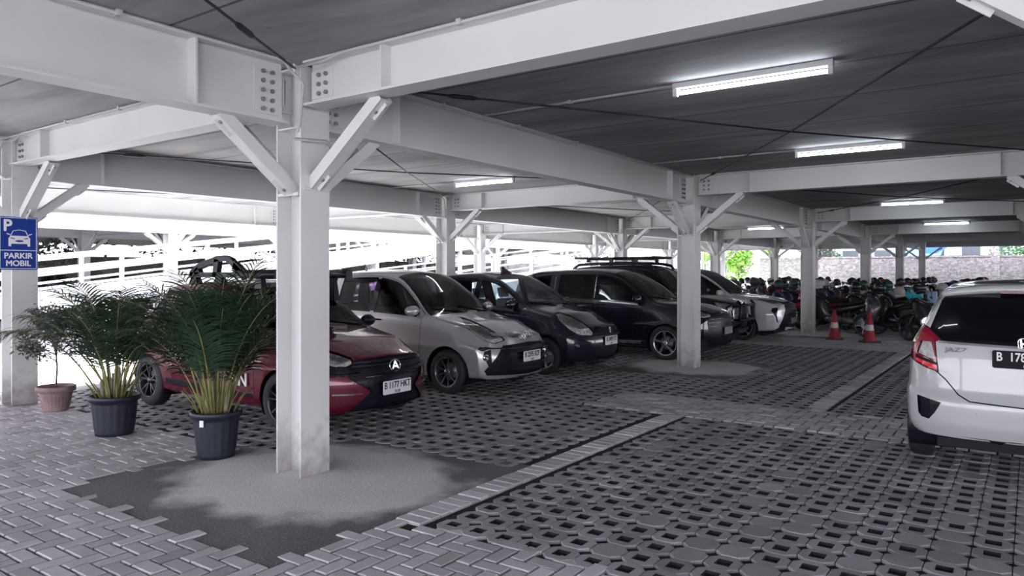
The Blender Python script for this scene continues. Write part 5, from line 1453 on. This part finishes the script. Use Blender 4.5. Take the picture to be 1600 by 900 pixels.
# ------------------------------------------------------------------ ramps to the upper deck
M_RAMP = mat('ramp_white', (.78, .79, .80), .5)
def ramp(name, label, x0, x1, y0, y1, sl, posts, rails, zend=3.2):
    t = thing(name, label, 'ramp'); Z = lambda y: sl*(y-y0)
    b = MB()
    b.add([(x0, y0, -.0), (x1, y0, 0), (x1, y1, Z(y1)), (x0, y1, Z(y1)), (x0, y0, -.14), (x1, y0, -.14), (x1, y1, Z(y1)-.14), (x0, y1, Z(y1)-.14)], [(0,1,2,3), (7,6,5,4), (0,4,5,1), (1,5,6,2), (2,6,7,3), (3,7,4,0)])
    b.build('ramp_deck', M_OUT, t)
    for x in (x0, x1):
        b = MB(); b.bar((x, y0, Z(y0)-.05), (x, y1, Z(y1)-.05), .06, .34); b.build('edge_beam', M_RAMP, t)
        for h, w in rails:
            b = MB(); b.bar((x, y0+.1, h), (x, y1, Z(y1)+h), .05, w); b.build('handrail', M_RAMP, t)
        y = y0+.1
        while y < y1:
            b = MB(); b.box(x-.04, x+.04, y-.04, y+.04, Z(y)-.1, Z(y)+rails[0][0]); b.build('rail_post', M_RAMP, t); y += posts
    y = y0+4.5
    while y < y1:
        b = MB()
        for x in (x0+.1, x1-.1): b.box(x-.06, x+.06, y-.06, y+.06, -.1, Z(y)-.14)
        if Z(y) > 1: b.bar((x0+.1, y, .3), (x1-.1, y, Z(y)-.3), .06, .06)
        b.build('support_post', M_RAMP, t); y += 4.5
    return t
ramp('vehicle_ramp', 'white railed ramp rising to the right, behind the potted palms and the red car', -15.7, -13.6, -3.9, 22.5, .118, 2.3, ((1.0, .075), (.66, .085), (.33, .06)))
ramp('vehicle_ramp', 'white railed ramp rising to the right, behind the small hatchback and the off-roader', -13.1, -11.25, 7.0, 40, .095, 2.6, ((1.05, .05), (.8, .03), (.55, .03), (.3, .03)))
# ------------------------------------------------------------------ far surroundings
def stone_mat(name, c1, c2, sc=6):
    m, nt, b = nodes(name); g = nt.nodes.new('ShaderNodeNewGeometry'); v = nt.nodes.new('ShaderNodeTexVoronoi'); v.inputs['Scale'].default_value = sc; v.feature = 'DISTANCE_TO_EDGE'
    mp = nt.nodes.new('ShaderNodeMapping'); mp.inputs['Scale'].default_value = (.6, .6, 1.2); nt.links.new(g.outputs['Position'], mp.inputs[0]); nt.links.new(mp.outputs[0], v.inputs['Vector'])
    r = nt.nodes.new('ShaderNodeMapRange'); r.inputs['From Max'].default_value = .06; nt.links.new(v.outputs['Distance'], r.inputs['Value'])
    v2 = nt.nodes.new('ShaderNodeTexVoronoi'); v2.inputs['Scale'].default_value = sc; nt.links.new(mp.outputs[0], v2.inputs['Vector'])
    sc_ = nt.nodes.new('ShaderNodeSeparateColor'); nt.links.new(v2.outputs['Color'], sc_.inputs[0])
    a = nt.nodes.new('ShaderNodeMix'); a.data_type = 'RGBA'; a.inputs['A'].default_value = (*c1, 1); a.inputs['B'].default_value = (*c2, 1); nt.links.new(sc_.outputs[0], a.inputs['Factor'])
    x = nt.nodes.new('ShaderNodeMix'); x.data_type = 'RGBA'; x.inputs['A'].default_value = (.12, .11, .11, 1); nt.links.new(r.outputs[0], x.inputs['Factor']); nt.links.new(a.outputs['Result'], x.inputs['B'])
    nt.links.new(x.outputs['Result'], b.inputs['Base Color']); b.inputs['Roughness'].default_value = .9
    return m
M_STONE = stone_mat('stone_wall', (.24, .22, .22), (.46, .43, .43), 11)
M_GREYW = stone_mat('grey_wall', (.10, .10, .105), (.17, .17, .175), 2)
b = MB(); b.box(-10.5, 34, 47, 47.3, 0, 2.45); b.box(-10.5, 34, 46.95, 47.35, 2.45, 2.55)
for x in (-4, 3.0, 10, 17): b.box(x-.2, x+.2, 46.9, 47.4, 0, 2.75)
tag(b.build('wall_back', M_STONE), kind='structure')
b = MB(); b.box(-31.3, -31, -20, 60, 0, 2.3); tag(b.build('wall_left', M_GREYW), kind='structure')
b = MB(); b.box(-31, -10.5, 60, 60.3, 0, 2.3); tag(b.build('wall_corner', M_STONE), kind='structure')
# pale houses past the back wall
def house(x0, x1, y0, h, c, label, win):
    t = thing('house', label, 'building', ((x0+x1)/2, y0, 0)); w2 = (x1-x0)/2
    b = MB(); b.box(-w2, w2, 0, 6, 0, h); b.build('walls', c, t)
    b = MB(); b.prism([(-w2-.4, h), (w2+.4, h), (w2*.6, h+1.6), (-w2*.6, h+1.6)], -.4, 6.4, 'xz'); b.build('roof', M_ROOF, t)
    for k in range(win):
        x = -w2+(k+.5)*2*w2/win; b = MB(); b.box(x-.5, x+.5, -.05, .02, h*.42, h*.42+1.1); b.build('window', M_SHUT, t)
M_ROOF = mat('roof_tiles', (.30, .16, .13), .8); M_SHUT = mat('window_shade', (.12, .14, .16), .3)
house(-8.5, -2.5, 51, 4.6, mat('house_mint', (.45, .62, .58), .8), 'pale mint house standing past the back wall', 3)
house(-1.5, 4.5, 52, 5.0, mat('house_pink', (.66, .58, .58), .8), 'pinkish white house standing past the back wall', 3)
house(6.5, 15, 51.5, 4.4, mat('house_cream', (.62, .60, .55), .8), 'cream house past the back wall at the right', 4)
b = MB(); b.bar((-.9, 48.6, 2.7), (.4, 48.6, 3.6), .02, .9); b.add([(-1.9, 48.4, 2.6), (.1, 48.4, 2.6), (.3, 50, 3.6), (-1.7, 50, 3.6), (-1.9, 48.4, 2.58), (.1, 48.4, 2.58), (.3, 50, 3.58), (-1.7, 50, 3.58)], [(0,1,2,3), (7,6,5,4), (0,4,5,1), (1,5,6,2), (2,6,7,3), (3,7,4,0)])
tag(b.build('tarpaulin', mat('tarp_blue', (.06, .20, .62), .5)), 'blue tarpaulin stretched above the back wall', 'tarpaulin')
M_LG = mat('leaf_bright', (.22, .42, .06), .5, noise=(2, .4)); M_MG = mat('leaf_mid', (.10, .20, .10), .55, noise=(2, .4)); M_DG = mat('leaf_grey', (.13, .18, .14), .55, noise=(2, .4))
def tree(x, y, h, r, n, m, label, leaf=.25, cat='tree', name='tree', grp=None):
    t = thing(name, label, cat, (x, y, 0), group=grp); rr = random.Random(int(x*10+y)); b = MB()
    b.tube([(0, 0, 0), (.05, .05, h*.4), (-.05, 0, h*.8)], [.12, .09, .05], 8)
    for k in range(7):
        a = rr.uniform(0, 6.28); z = h*rr.uniform(.35, .65); b.tube([(0, 0, z), (r*.5*math.cos(a), r*.5*math.sin(a), z+.4), (r*.85*math.cos(a), r*.85*math.sin(a), z+1.0)], [.05, .035, .015], 6)
    b.build('trunk', M_BARK, t); b = MB()
    cl = [(Vector((rr.gauss(0, r*.45), rr.gauss(0, r*.45), h*.72+rr.gauss(0, h*.16))), rr.uniform(.3, .6)*r) for k in range(16)]
    for k in range(n):
        c, q = cl[k % 16]; p = c+Vector((rr.gauss(0, 1), rr.gauss(0, 1), rr.gauss(0, 1))).normalized()*q*rr.random()**.4
        e = Vector((rr.gauss(0, 1), rr.gauss(0, 1), rr.gauss(-.2, .6))).normalized(); w = e.orthogonal().normalized(); s_ = leaf*rr.uniform(.6, 1.2)
        b.add([p, p+e*s_*.5+w*s_*.22, p+e*s_, p+e*s_*.5-w*s_*.22], [(0, 1, 2, 3)])
    b.build('crown', m, t, fix=False)
def banana(x, y, h, label, nl=9, m=None, seed=1):
    t = thing('banana_plant', label, 'plant', (x, y, 0)); rr = random.Random(seed)
    b = MB(); b.tube([(0, 0, 0), (.03, 0, h*.5)], [.11, .07], 10); b.build('trunk', M_MG, t)
    for k in range(nl):
        a = 2.4*k; b = MB(); p = Vector((0, 0, h*.48)); L = h*.62; lean = rr.uniform(.25, .7); V = []
        for i in range(11):
            tt = i/10; an = lean+1.5*tt**1.5; d = Vector((math.cos(a)*math.sin(an), math.sin(a)*math.sin(an), math.cos(an)))
            w = Vector((-math.sin(a), math.cos(a), 0))*(.25*math.sin(math.pi*min(1, max(.03, (tt-.1)/.9)))**.6 if tt > .15 else .02)
            V += [p-w-Vector((0, 0, w.length*.3)), p, p+w-Vector((0, 0, w.length*.3))]; p = p+d*L/10
        b.add(V, [q for i in range(10) for q in ((3*i, 3*i+1, 3*i+4, 3*i+3), (3*i+1, 3*i+2, 3*i+5, 3*i+4))], 0, True)
        b.build('leaf', m or M_LG, t, fix=False)
banana(-9.0, 44.6, 4.6, 'bright green banana plant past the white car, by the slim column', seed=3)
banana(-13.0, 43.2, 4.2, 'yellow-green banana plant under the end of the ramp', 10, seed=5)
tree(-12.8, 49.4, 3.6, 1.5, 1500, M_LG, 'small bright-leaved tree between the banana plants past the white car', .42)
tree(-14, 50, 5.5, 2.6, 2600, M_MG, 'mid green tree at the far corner past the ramp', .3)
tree(-7.0, 48.6, 4.6, 1.2, 1800, M_DG, 'grey-green tree rising past the back wall', .3)
tree(4.6, 49, 4.8, 1.2, 1500, M_MG, 'leafy tree past the back wall above the motorcycles', .28)
tree(-27, 8, 5, 2.6, 2600, M_DG, 'grey-green tree against the left wall, nearest the sign', .3)
tree(-28, 14.5, 5.5, 2.8, 2600, M_MG, 'dense tree against the left wall, middle one', .3)
tree(-28, 22, 5.5, 2.8, 2400, M_DG, 'tall tree against the left wall, behind the ramp middle', .3)
tree(-29, 32, 5.5, 3, 2400, M_MG, 'tree against the left wall far down the ramp', .3)
tree(-22, 44, 5.5, 3, 2400, M_MG, 'tree far beyond the ramp where it meets the deck', .3)
banana(-25, 3.5, 4.6, 'yellow-green banana plant seen next to the parking sign', seed=8)
# ------------------------------------------------------------------ motorcycles
M_BK1 = paint('bike_black', (.008, .008, .012), .1, .38, .35); M_BK2 = paint('bike_navy', (.012, .03, .09), .1, .3, .35); M_BK3 = paint('bike_red', (.42, .02, .04), .1, .3, .35); M_BK4 = paint('bike_white', (.55, .56, .58), .1, .3, .35); M_BK5 = paint('bike_grey', (.07, .072, .085), .4, .3, .35); M_BK6 = paint('bike_teal', (.05, .22, .30), .1, .3, .35)
M_SEATB = mat('bike_seat', (.012, .012, .014), .6); M_ENG = mat('engine_metal', (.16, .16, .17), .4, .8)
def sect(x, z, hy, hz, n=14, k=.62, tilt=0.):
    ring = []
    for q in range(n):
        a = 2*math.pi*q/n; ca, sa = math.cos(a), math.sin(a); v = hz*math.copysign(abs(sa)**k, sa)
        ring.append((x-tilt*v, hy*math.copysign(abs(ca)**k, ca), z+v))
    return ring
def scooter(kind=0):
    """rolls towards +X, origin on the ground midway; parts as (name, builder, material)"""
    P = []
    def W(nm, x, r, tw, spokes):
        b = MB(); b.lathe([(r-tw, -tw*.8), (r-tw*.5, -tw), (r, -tw*.35), (r, tw*.35), (r-tw*.5, tw), (r-tw, tw*.8)], 30, axis='y', c=(x, 0, r)); P.append((nm+'_tyre', b, M_RUBBER))
        b = MB(); b.lathe([(r-tw+.003, -.028), (r-tw-.014, -.024), (r-tw-.014, .024), (r-tw+.003, .028)], 30, axis='y', c=(x, 0, r))
        for k in range(spokes): a = 2*math.pi*k/spokes; b.bar((x+.03*math.cos(a), 0, r+.03*math.sin(a)), (x+(r-tw-.008)*math.cos(a), 0, r+(r-tw-.008)*math.sin(a)), .022, .018, up=(0, 1, 0))
        b.tube([(x, -.06, r), (x, .06, r)], .035, 10); b.tube([(x, .035, r), (x, .042, r)], .085, 18); P.append((nm+'_rim', b, M_ALLOYD))
    xf, xr = .64, -.63
    rf = .265 if kind == 0 else .285
    W('front', xf, rf, .05 if kind == 0 else .042, 5 if kind == 0 else 6); W('rear', xr, rf, .058 if kind == 0 else .048, 5 if kind == 0 else 6)
    # front mudguard
    b = MB(); rings = []
    for k in range(13):
        a = R(20+135*k/12); rings.append([(xf+(rf+.03+e)*math.cos(a), y, rf+(rf+.03+e)*math.sin(a)) for y, e in ((-.065, -.03), (-.05, .008), (0, .018), (.05, .008), (.065, -.03))])
    b.loft(rings, closed=False, caps=False); b.add([], []); P.append(('front_mudguard', b, 'paint'))
    b = MB()
    for sg in (-1, 1): b.tube([(xf, sg*.07, rf), (xf-.09, sg*.07, rf+.26), (xf-.16, sg*.05, .62)], .018, 8)
    P.append(('fork', b, M_ENG))
    if kind == 0:
        b = MB(); b.loft([sect(.62, .80, .05, .10), sect(.57, .80, .13, .17, tilt=.35), sect(.51, .76, .16, .22, tilt=.35), sect(.45, .64, .17, .25, tilt=.5), sect(.40, .54, .17, .24, tilt=.5), sect(.37, .50, .12, .18, tilt=.5)]); P.append(('front_apron', b, 'paint'))
        b = MB(); b.loft([sect(.40, .34, .10, .06), sect(.25, .30, .15, .05), sect(-.05, .30, .16, .05), sect(-.20, .36, .13, .08)]); P.append(('floorboard', b, M_BLACK))
        b = MB(); b.loft([sect(-.10, .50, .10, .12), sect(-.18, .52, .15, .19), sect(-.4, .56, .165, .17), sect(-.65, .62, .15, .13), sect(-.85, .70, .11, .085), sect(-.97, .75, .05, .04)]); P.append(('rear_body', b, 'paint'))
        b = MB(); b.loft([sect(.0-.08, .70, .08, .03), sect(-.2, .73, .13, .045), sect(-.45, .76, .15, .05), sect(-.52, .80, .14, .05), sect(-.75, .82, .12, .045), sect(-.86, .82, .07, .02)]); P.append(('seat', b, M_SEATB))
    else:
        b = MB(); b.loft([sect(.56, .86, .05, .06), sect(.52, .84, .11, .11, tilt=.3), sect(.44, .78, .13, .17, tilt=.4), sect(.34, .66, .12, .22, tilt=.5), sect(.24, .52, .13, .22, tilt=.6), sect(.10, .42, .11, .14), sect(-.02, .40, .07, .08)]); P.append(('front_apron', b, 'paint'))
        b = MB(); b.loft([sect(.30, .62, .03, .05), sect(.1, .56, .07, .07), sect(-.15, .58, .09, .10), sect(-.40, .64, .11, .10), sect(-.70, .70, .09, .07), sect(-.95, .78, .04, .03)]); P.append(('rear_body', b, 'paint'))
        b = MB(); b.loft([sect(.02, .68, .06, .03), sect(-.12, .71, .12, .04), sect(-.45, .74, .13, .045), sect(-.60, .79, .12, .045), sect(-.84, .82, .08, .03)]); P.append(('seat', b, M_SEATB))
        b = MB(); b.loft([sect(.22, .36, .10, .09), sect(.08, .34, .13, .12), sect(-.12, .32, .12, .11), sect(-.2, .32, .06, .06)]); P.append(('floor_engine', b, M_ENG))
    b = MB(); b.loft([sect(-.18, .30, .07, .08), sect(-.35, .29, .09, .10), sect(-.55, .29, .07, .07), sect(-.66, .28, .05, .05)]); P.append(('engine', b, M_ENG))
    b = MB(); b.tube([(-.15, -.12, .22), (-.4, -.14, .22), (-.48, -.15, .26), (-.55, -.15, .30), (-.95, -.16, .40)], [.018, .02, .035, .05, .045], 12); P.append(('exhaust', b, M_ENG))
    b = MB(); b.tube([(.42, .33, .95), (.50, .20, .98), (.50, 0, .96), (.50, -.20, .98), (.42, -.33, .95)], .012, 8)
    for sg in (-1, 1): b.tube([(.42, sg*.33, .95), (.39, sg*.24, .965)] if False else [(.455, sg*.24, .972), (.415, sg*.35, .945)], .02, 8)
    P.append(('handlebar', b, M_BLACK))
    b = MB(); b.loft([sect(.40, .93, .06, .03), sect(.47, .95, .11, .05), sect(.55, .93, .11, .055), sect(.60, .90, .06, .04)]); P.append(('handlebar_cover', b, 'paint'))
    b = MB(); b.loft([sect(.60, .82 if kind == 0 else .90, .07, .04), sect(.635, .80 if kind == 0 else .88, .04, .03)]); P.append(('headlight', b, M_CHROME))
    for sg in (-1, 1):
        b = MB(); b.tube([(.47, sg*.20, .97), (.45, sg*.26, 1.10)], .006, 6)
        b.loft([[(.45+e, sg*.28+.075*math.cos(a), 1.14+.045*math.sin(a)) for a in [2*math.pi*k/14 for k in range(14)]] for e in (.015, -.01)]); P.append(('mirror', b, M_BLACK))
    b = MB(); b.loft([sect(-.93, .73, .06, .035), sect(-.985, .75, .04, .025)]); P.append(('tail_light', b, M_LAMPR))
    b = MB(); b.loft([sect(-.86, .62, .05, .03), sect(-1.0, .48, .06, .015), sect(-1.02, .36, .05, .015)]); P.append(('rear_mudguard', b, M_BLACK))
    b = MB(); b.tube([(-.30, .12, .26), (-.34, .20, .01)], .012, 6); P.append(('kickstand', b, M_ENG))
    b = MB(); b.tube([(-.80, .13, .78), (-.95, .10, .86), (-.95, -.10, .86), (-.80, -.13, .78)], .012, 6); P.append(('grab_rail', b, M_ENG))
    return P
PALETTE = [M_BK1, M_BK1, M_BK2, M_BK5, M_BK1, M_BK3, M_BK4, M_BK1, M_BK1, M_BK2]
def bike_full(kind, pm, label, loc, rz, grp=None):
    t = thing('motor_scooter' if kind == 0 else 'motorcycle', label, 'motorcycle', loc, rz, grp); t.rotation_euler.x = R(3)
    for nm, b, m in scooter(kind): b.build(nm, pm if m == 'paint' else m, t)
    return t
def merged(kind):
    ms = ['paint', M_RUBBER, M_ALLOYD, M_ENG, M_BLACK, M_SEATB, M_CHROME, M_LAMPR]; big = MB()
    for nm, b, m in scooter(kind): big.add(b.v, b.f, ms.index(m)); 
    i = 0
    for nm, b, m in scooter(kind):
        for s_ in b.sm: big.sm[i] = s_; i += 1
    o = big.build('motorcycle', [M_BK1]+ms[1:]); return o
def helmet_mesh():
    b = MB(); rings = []
    b.ball((0, 0, .13), .135, 18, 12, 0, (1.08, .92, 1.0))
    b.loft([[(.10*math.cos(a)*1.05-.005, .115*math.sin(a), z) for a in [2*math.pi*k/18 for k in range(18)]] for z in (.005, .07)], 0)
    # visor
    V = []; F = []
    for i in range(9):
        a = R(-62+124*i/8)
        for z, e in ((.09, 1.0), (.14, 1.035), (.185, 1.0)):
            q = math.sqrt(max(0, 1-((z-.13)/.135)**2)); V.append(((.146*q*e+.006)*math.cos(a), (.125*q*e+.006)*math.sin(a), z))
    for i in range(8):
        for j in range(2): F.append((3*i+j, 3*i+3+j, 3*i+4+j, 3*i+1+j))
    b.add(V, F, 1, True)
    return b
rr = random.Random(21)
mg = [merged(0), merged(1)]; hm = helmet_mesh().build('helmet', [M_BK1, M_BLACK])
HC = [M_BK1, M_BK1, M_BK5, M_BK1, M_BK4, M_BK1, mat('helmet_green', (.02, .07, .06), .3), mat('helmet_beige', (.42, .40, .38), .4), M_BK3, M_BK1]
HCN = ['black', 'black', 'dark grey', 'black', 'white', 'black', 'dark green', 'beige', 'red', 'black']
PCN = ['black', 'black', 'navy blue', 'grey', 'black', 'red', 'white', 'black', 'black', 'navy blue']
usedb = [False, False]; usedh = False; nh = 0
def put_bike(x, y, rz, k, kind):
    pm = PALETTE[k]; o = mg[kind]
    if usedb[kind]: o = o.copy(); COL.objects.link(o)
    usedb[kind] = True
    o.location = (x, y, 0); o.rotation_euler = (R(3), 0, rz); o.material_slots[0].link = 'OBJECT'; o.material_slots[0].material = pm
    tag(o, '%s motorcycle packed in the dense rows behind the cones' % PCN[k], 'motorcycle', '%s motorcycles in the dense rows' % PCN[k])
def put_helmet(x, y, z, k, rz, lab=None, grp=None):
    global usedh
    o = hm
    if usedh: o = o.copy(); COL.objects.link(o)
    usedh = True
    o.location = (x, y, z); o.rotation_euler = (rr.uniform(-.3, .3), rr.uniform(-.3, .3), rz); o.material_slots[0].link = 'OBJECT'; o.material_slots[0].material = HC[k]
    if lab: tag(o, lab, 'helmet')
    else: tag(o, '%s helmet resting on a motorcycle in the dense rows' % HCN[k], 'helmet', '%s helmets on the parked motorcycles' % HCN[k])
# the front row, each its own
PI_ = math.pi
bike_full(0, M_BK5, 'grey-fronted scooter standing side-on behind the left cone', (1.98, 16.0, 0), PI_+.12)
bike_full(1, M_BK1, 'black motorcycle standing side-on behind the right cone', (2.95, 15.15, 0), PI_-.45)
bike_full(0, M_BK1, 'black scooter behind the grey-fronted one, carrying the turquoise bag', (2.1, 16.9, 0), PI_+.05)
bike_full(1, M_BK1, 'motorcycle whose wire wheel shows left of the column by the white car', (.35, 17.3, 0), PI_+.1)
bike_full(0, M_BK1, 'black scooter parked nose-out past the right cone, next to the white hatchback', (3.9, 15.9, 0), PI_-.7)
bike_full(1, M_BK2, 'navy motorcycle between the black ones near the right cone', (3.2, 16.6, 0), PI_-.2)
bike_full(1, M_BK3, 'red motorcycle seen over the bonnet of the white car', (-1.2, 17.6, 0), PI_+.1)
bike_full(0, M_BK3, 'red scooter half hidden by the column at the white car', (-.2, 18.4, 0), PI_+.1)
lanes = [(-5.2, 18.5, 36), (-3.1, 17.6, 36), (-1.0, 19.0, 38), (1.25, 17.9, 38), (3.35, 17.6, 38), (5.4, 18.5, 36)]
for X, ya, yb in lanes:
    y = ya
    while y < yb:
        near = min(math.hypot(X-cx_, y-cy_) for cx_, cy_ in [(0, 2*PA), (0, 3*PA), (0, 4*PA), (-PB, 2*PA), (-PB, 3*PA), (-PB, 4*PA), (PB, 2*PA), (PB, 3*PA), (PB, 4*PA)])
        if not ((abs(y-3*PA) < .5 or abs(y-4*PA) < .5) and any(abs(X-q) < 1.25 for q in (0, PB, -PB))):
            rz = PI_+rr.uniform(-.12, .12); put_bike(X+rr.uniform(-.15, .15), y, rz, rr.randrange(10), rr.randrange(2))
            if rr.random() < .75:
                s_ = rr.choice([-1, 1]); put_helmet(X-.45+rr.uniform(-.05, .05), y+s_*.27, 1.06 if rr.random() < .6 else 1.1, rr.randrange(10), rr.uniform(0, 6.28))
            if rr.random() < .3: put_helmet(X+.45, y, .86, rr.randrange(10), rr.uniform(0, 6.28))
        y += .74
for x, y, z, k, lab in ((1.56, 16.25, 1.10, 0, 'large black helmet on the mirror of the grey-fronted scooter'), (1.72, 15.78, 1.08, 3, 'dark helmet hanging low at the near mirror of the grey-fronted scooter'), (1.66, 17.15, 1.12, 6, 'dark green helmet above the turquoise bag'), (2.05, 16.55, .97, 7, 'beige helmet on the seat beside the turquoise bag'),
   (-.1, 17.6, 1.12, 4, 'white helmet just left of the column by the white car'), (2.6, 15.5, 1.1, 0, 'black helmet on the motorcycle behind the right cone'), (3.6, 16.2, 1.1, 1, 'black helmet closest to the white hatchback roof')): put_helmet(x, y, z, k, rr.uniform(2, 4), lab)
b = MB(); b.loft([sect(-.20, .16, .05, .07), sect(-.13, .17, .12, .15), sect(0, .19, .14, .19), sect(.12, .16, .12, .14), sect(.18, .13, .04, .06)])
o = b.build('bag', mat('bag_turquoise', (.02, .42, .55), .5)); o.location = (2.32, 16.9, .86); o.rotation_euler = (0, 0, .4); tag(o, 'turquoise bag lying on a scooter seat among the motorcycles', 'bag')
b = MB(); b.box(-.10, .10, -.09, .09, 0, .34); o = b.build('box', mat('box_pale_blue', (.30, .45, .62), .5), bevel=.01); o.location = (2.72, 16.66, .78); tag(o, 'pale blue and white box tied on a seat right of the turquoise bag', 'box')
# cars under the neighbouring deck
src = [o for o in COL.objects if o.type == 'EMPTY' and o.get('category') == 'car']
for k, (x, y, lab) in enumerate(((-19.6, 6.6, 'first shaded car under the neighbouring deck, seen through the ramp rails'), (-19.4, 9.6, 'second shaded car under the neighbouring deck behind the ramp rails'))):
    c = copy_tree(src[2 if k == 0 else 1]); c.location = (x, y, 0); c['label'] = lab
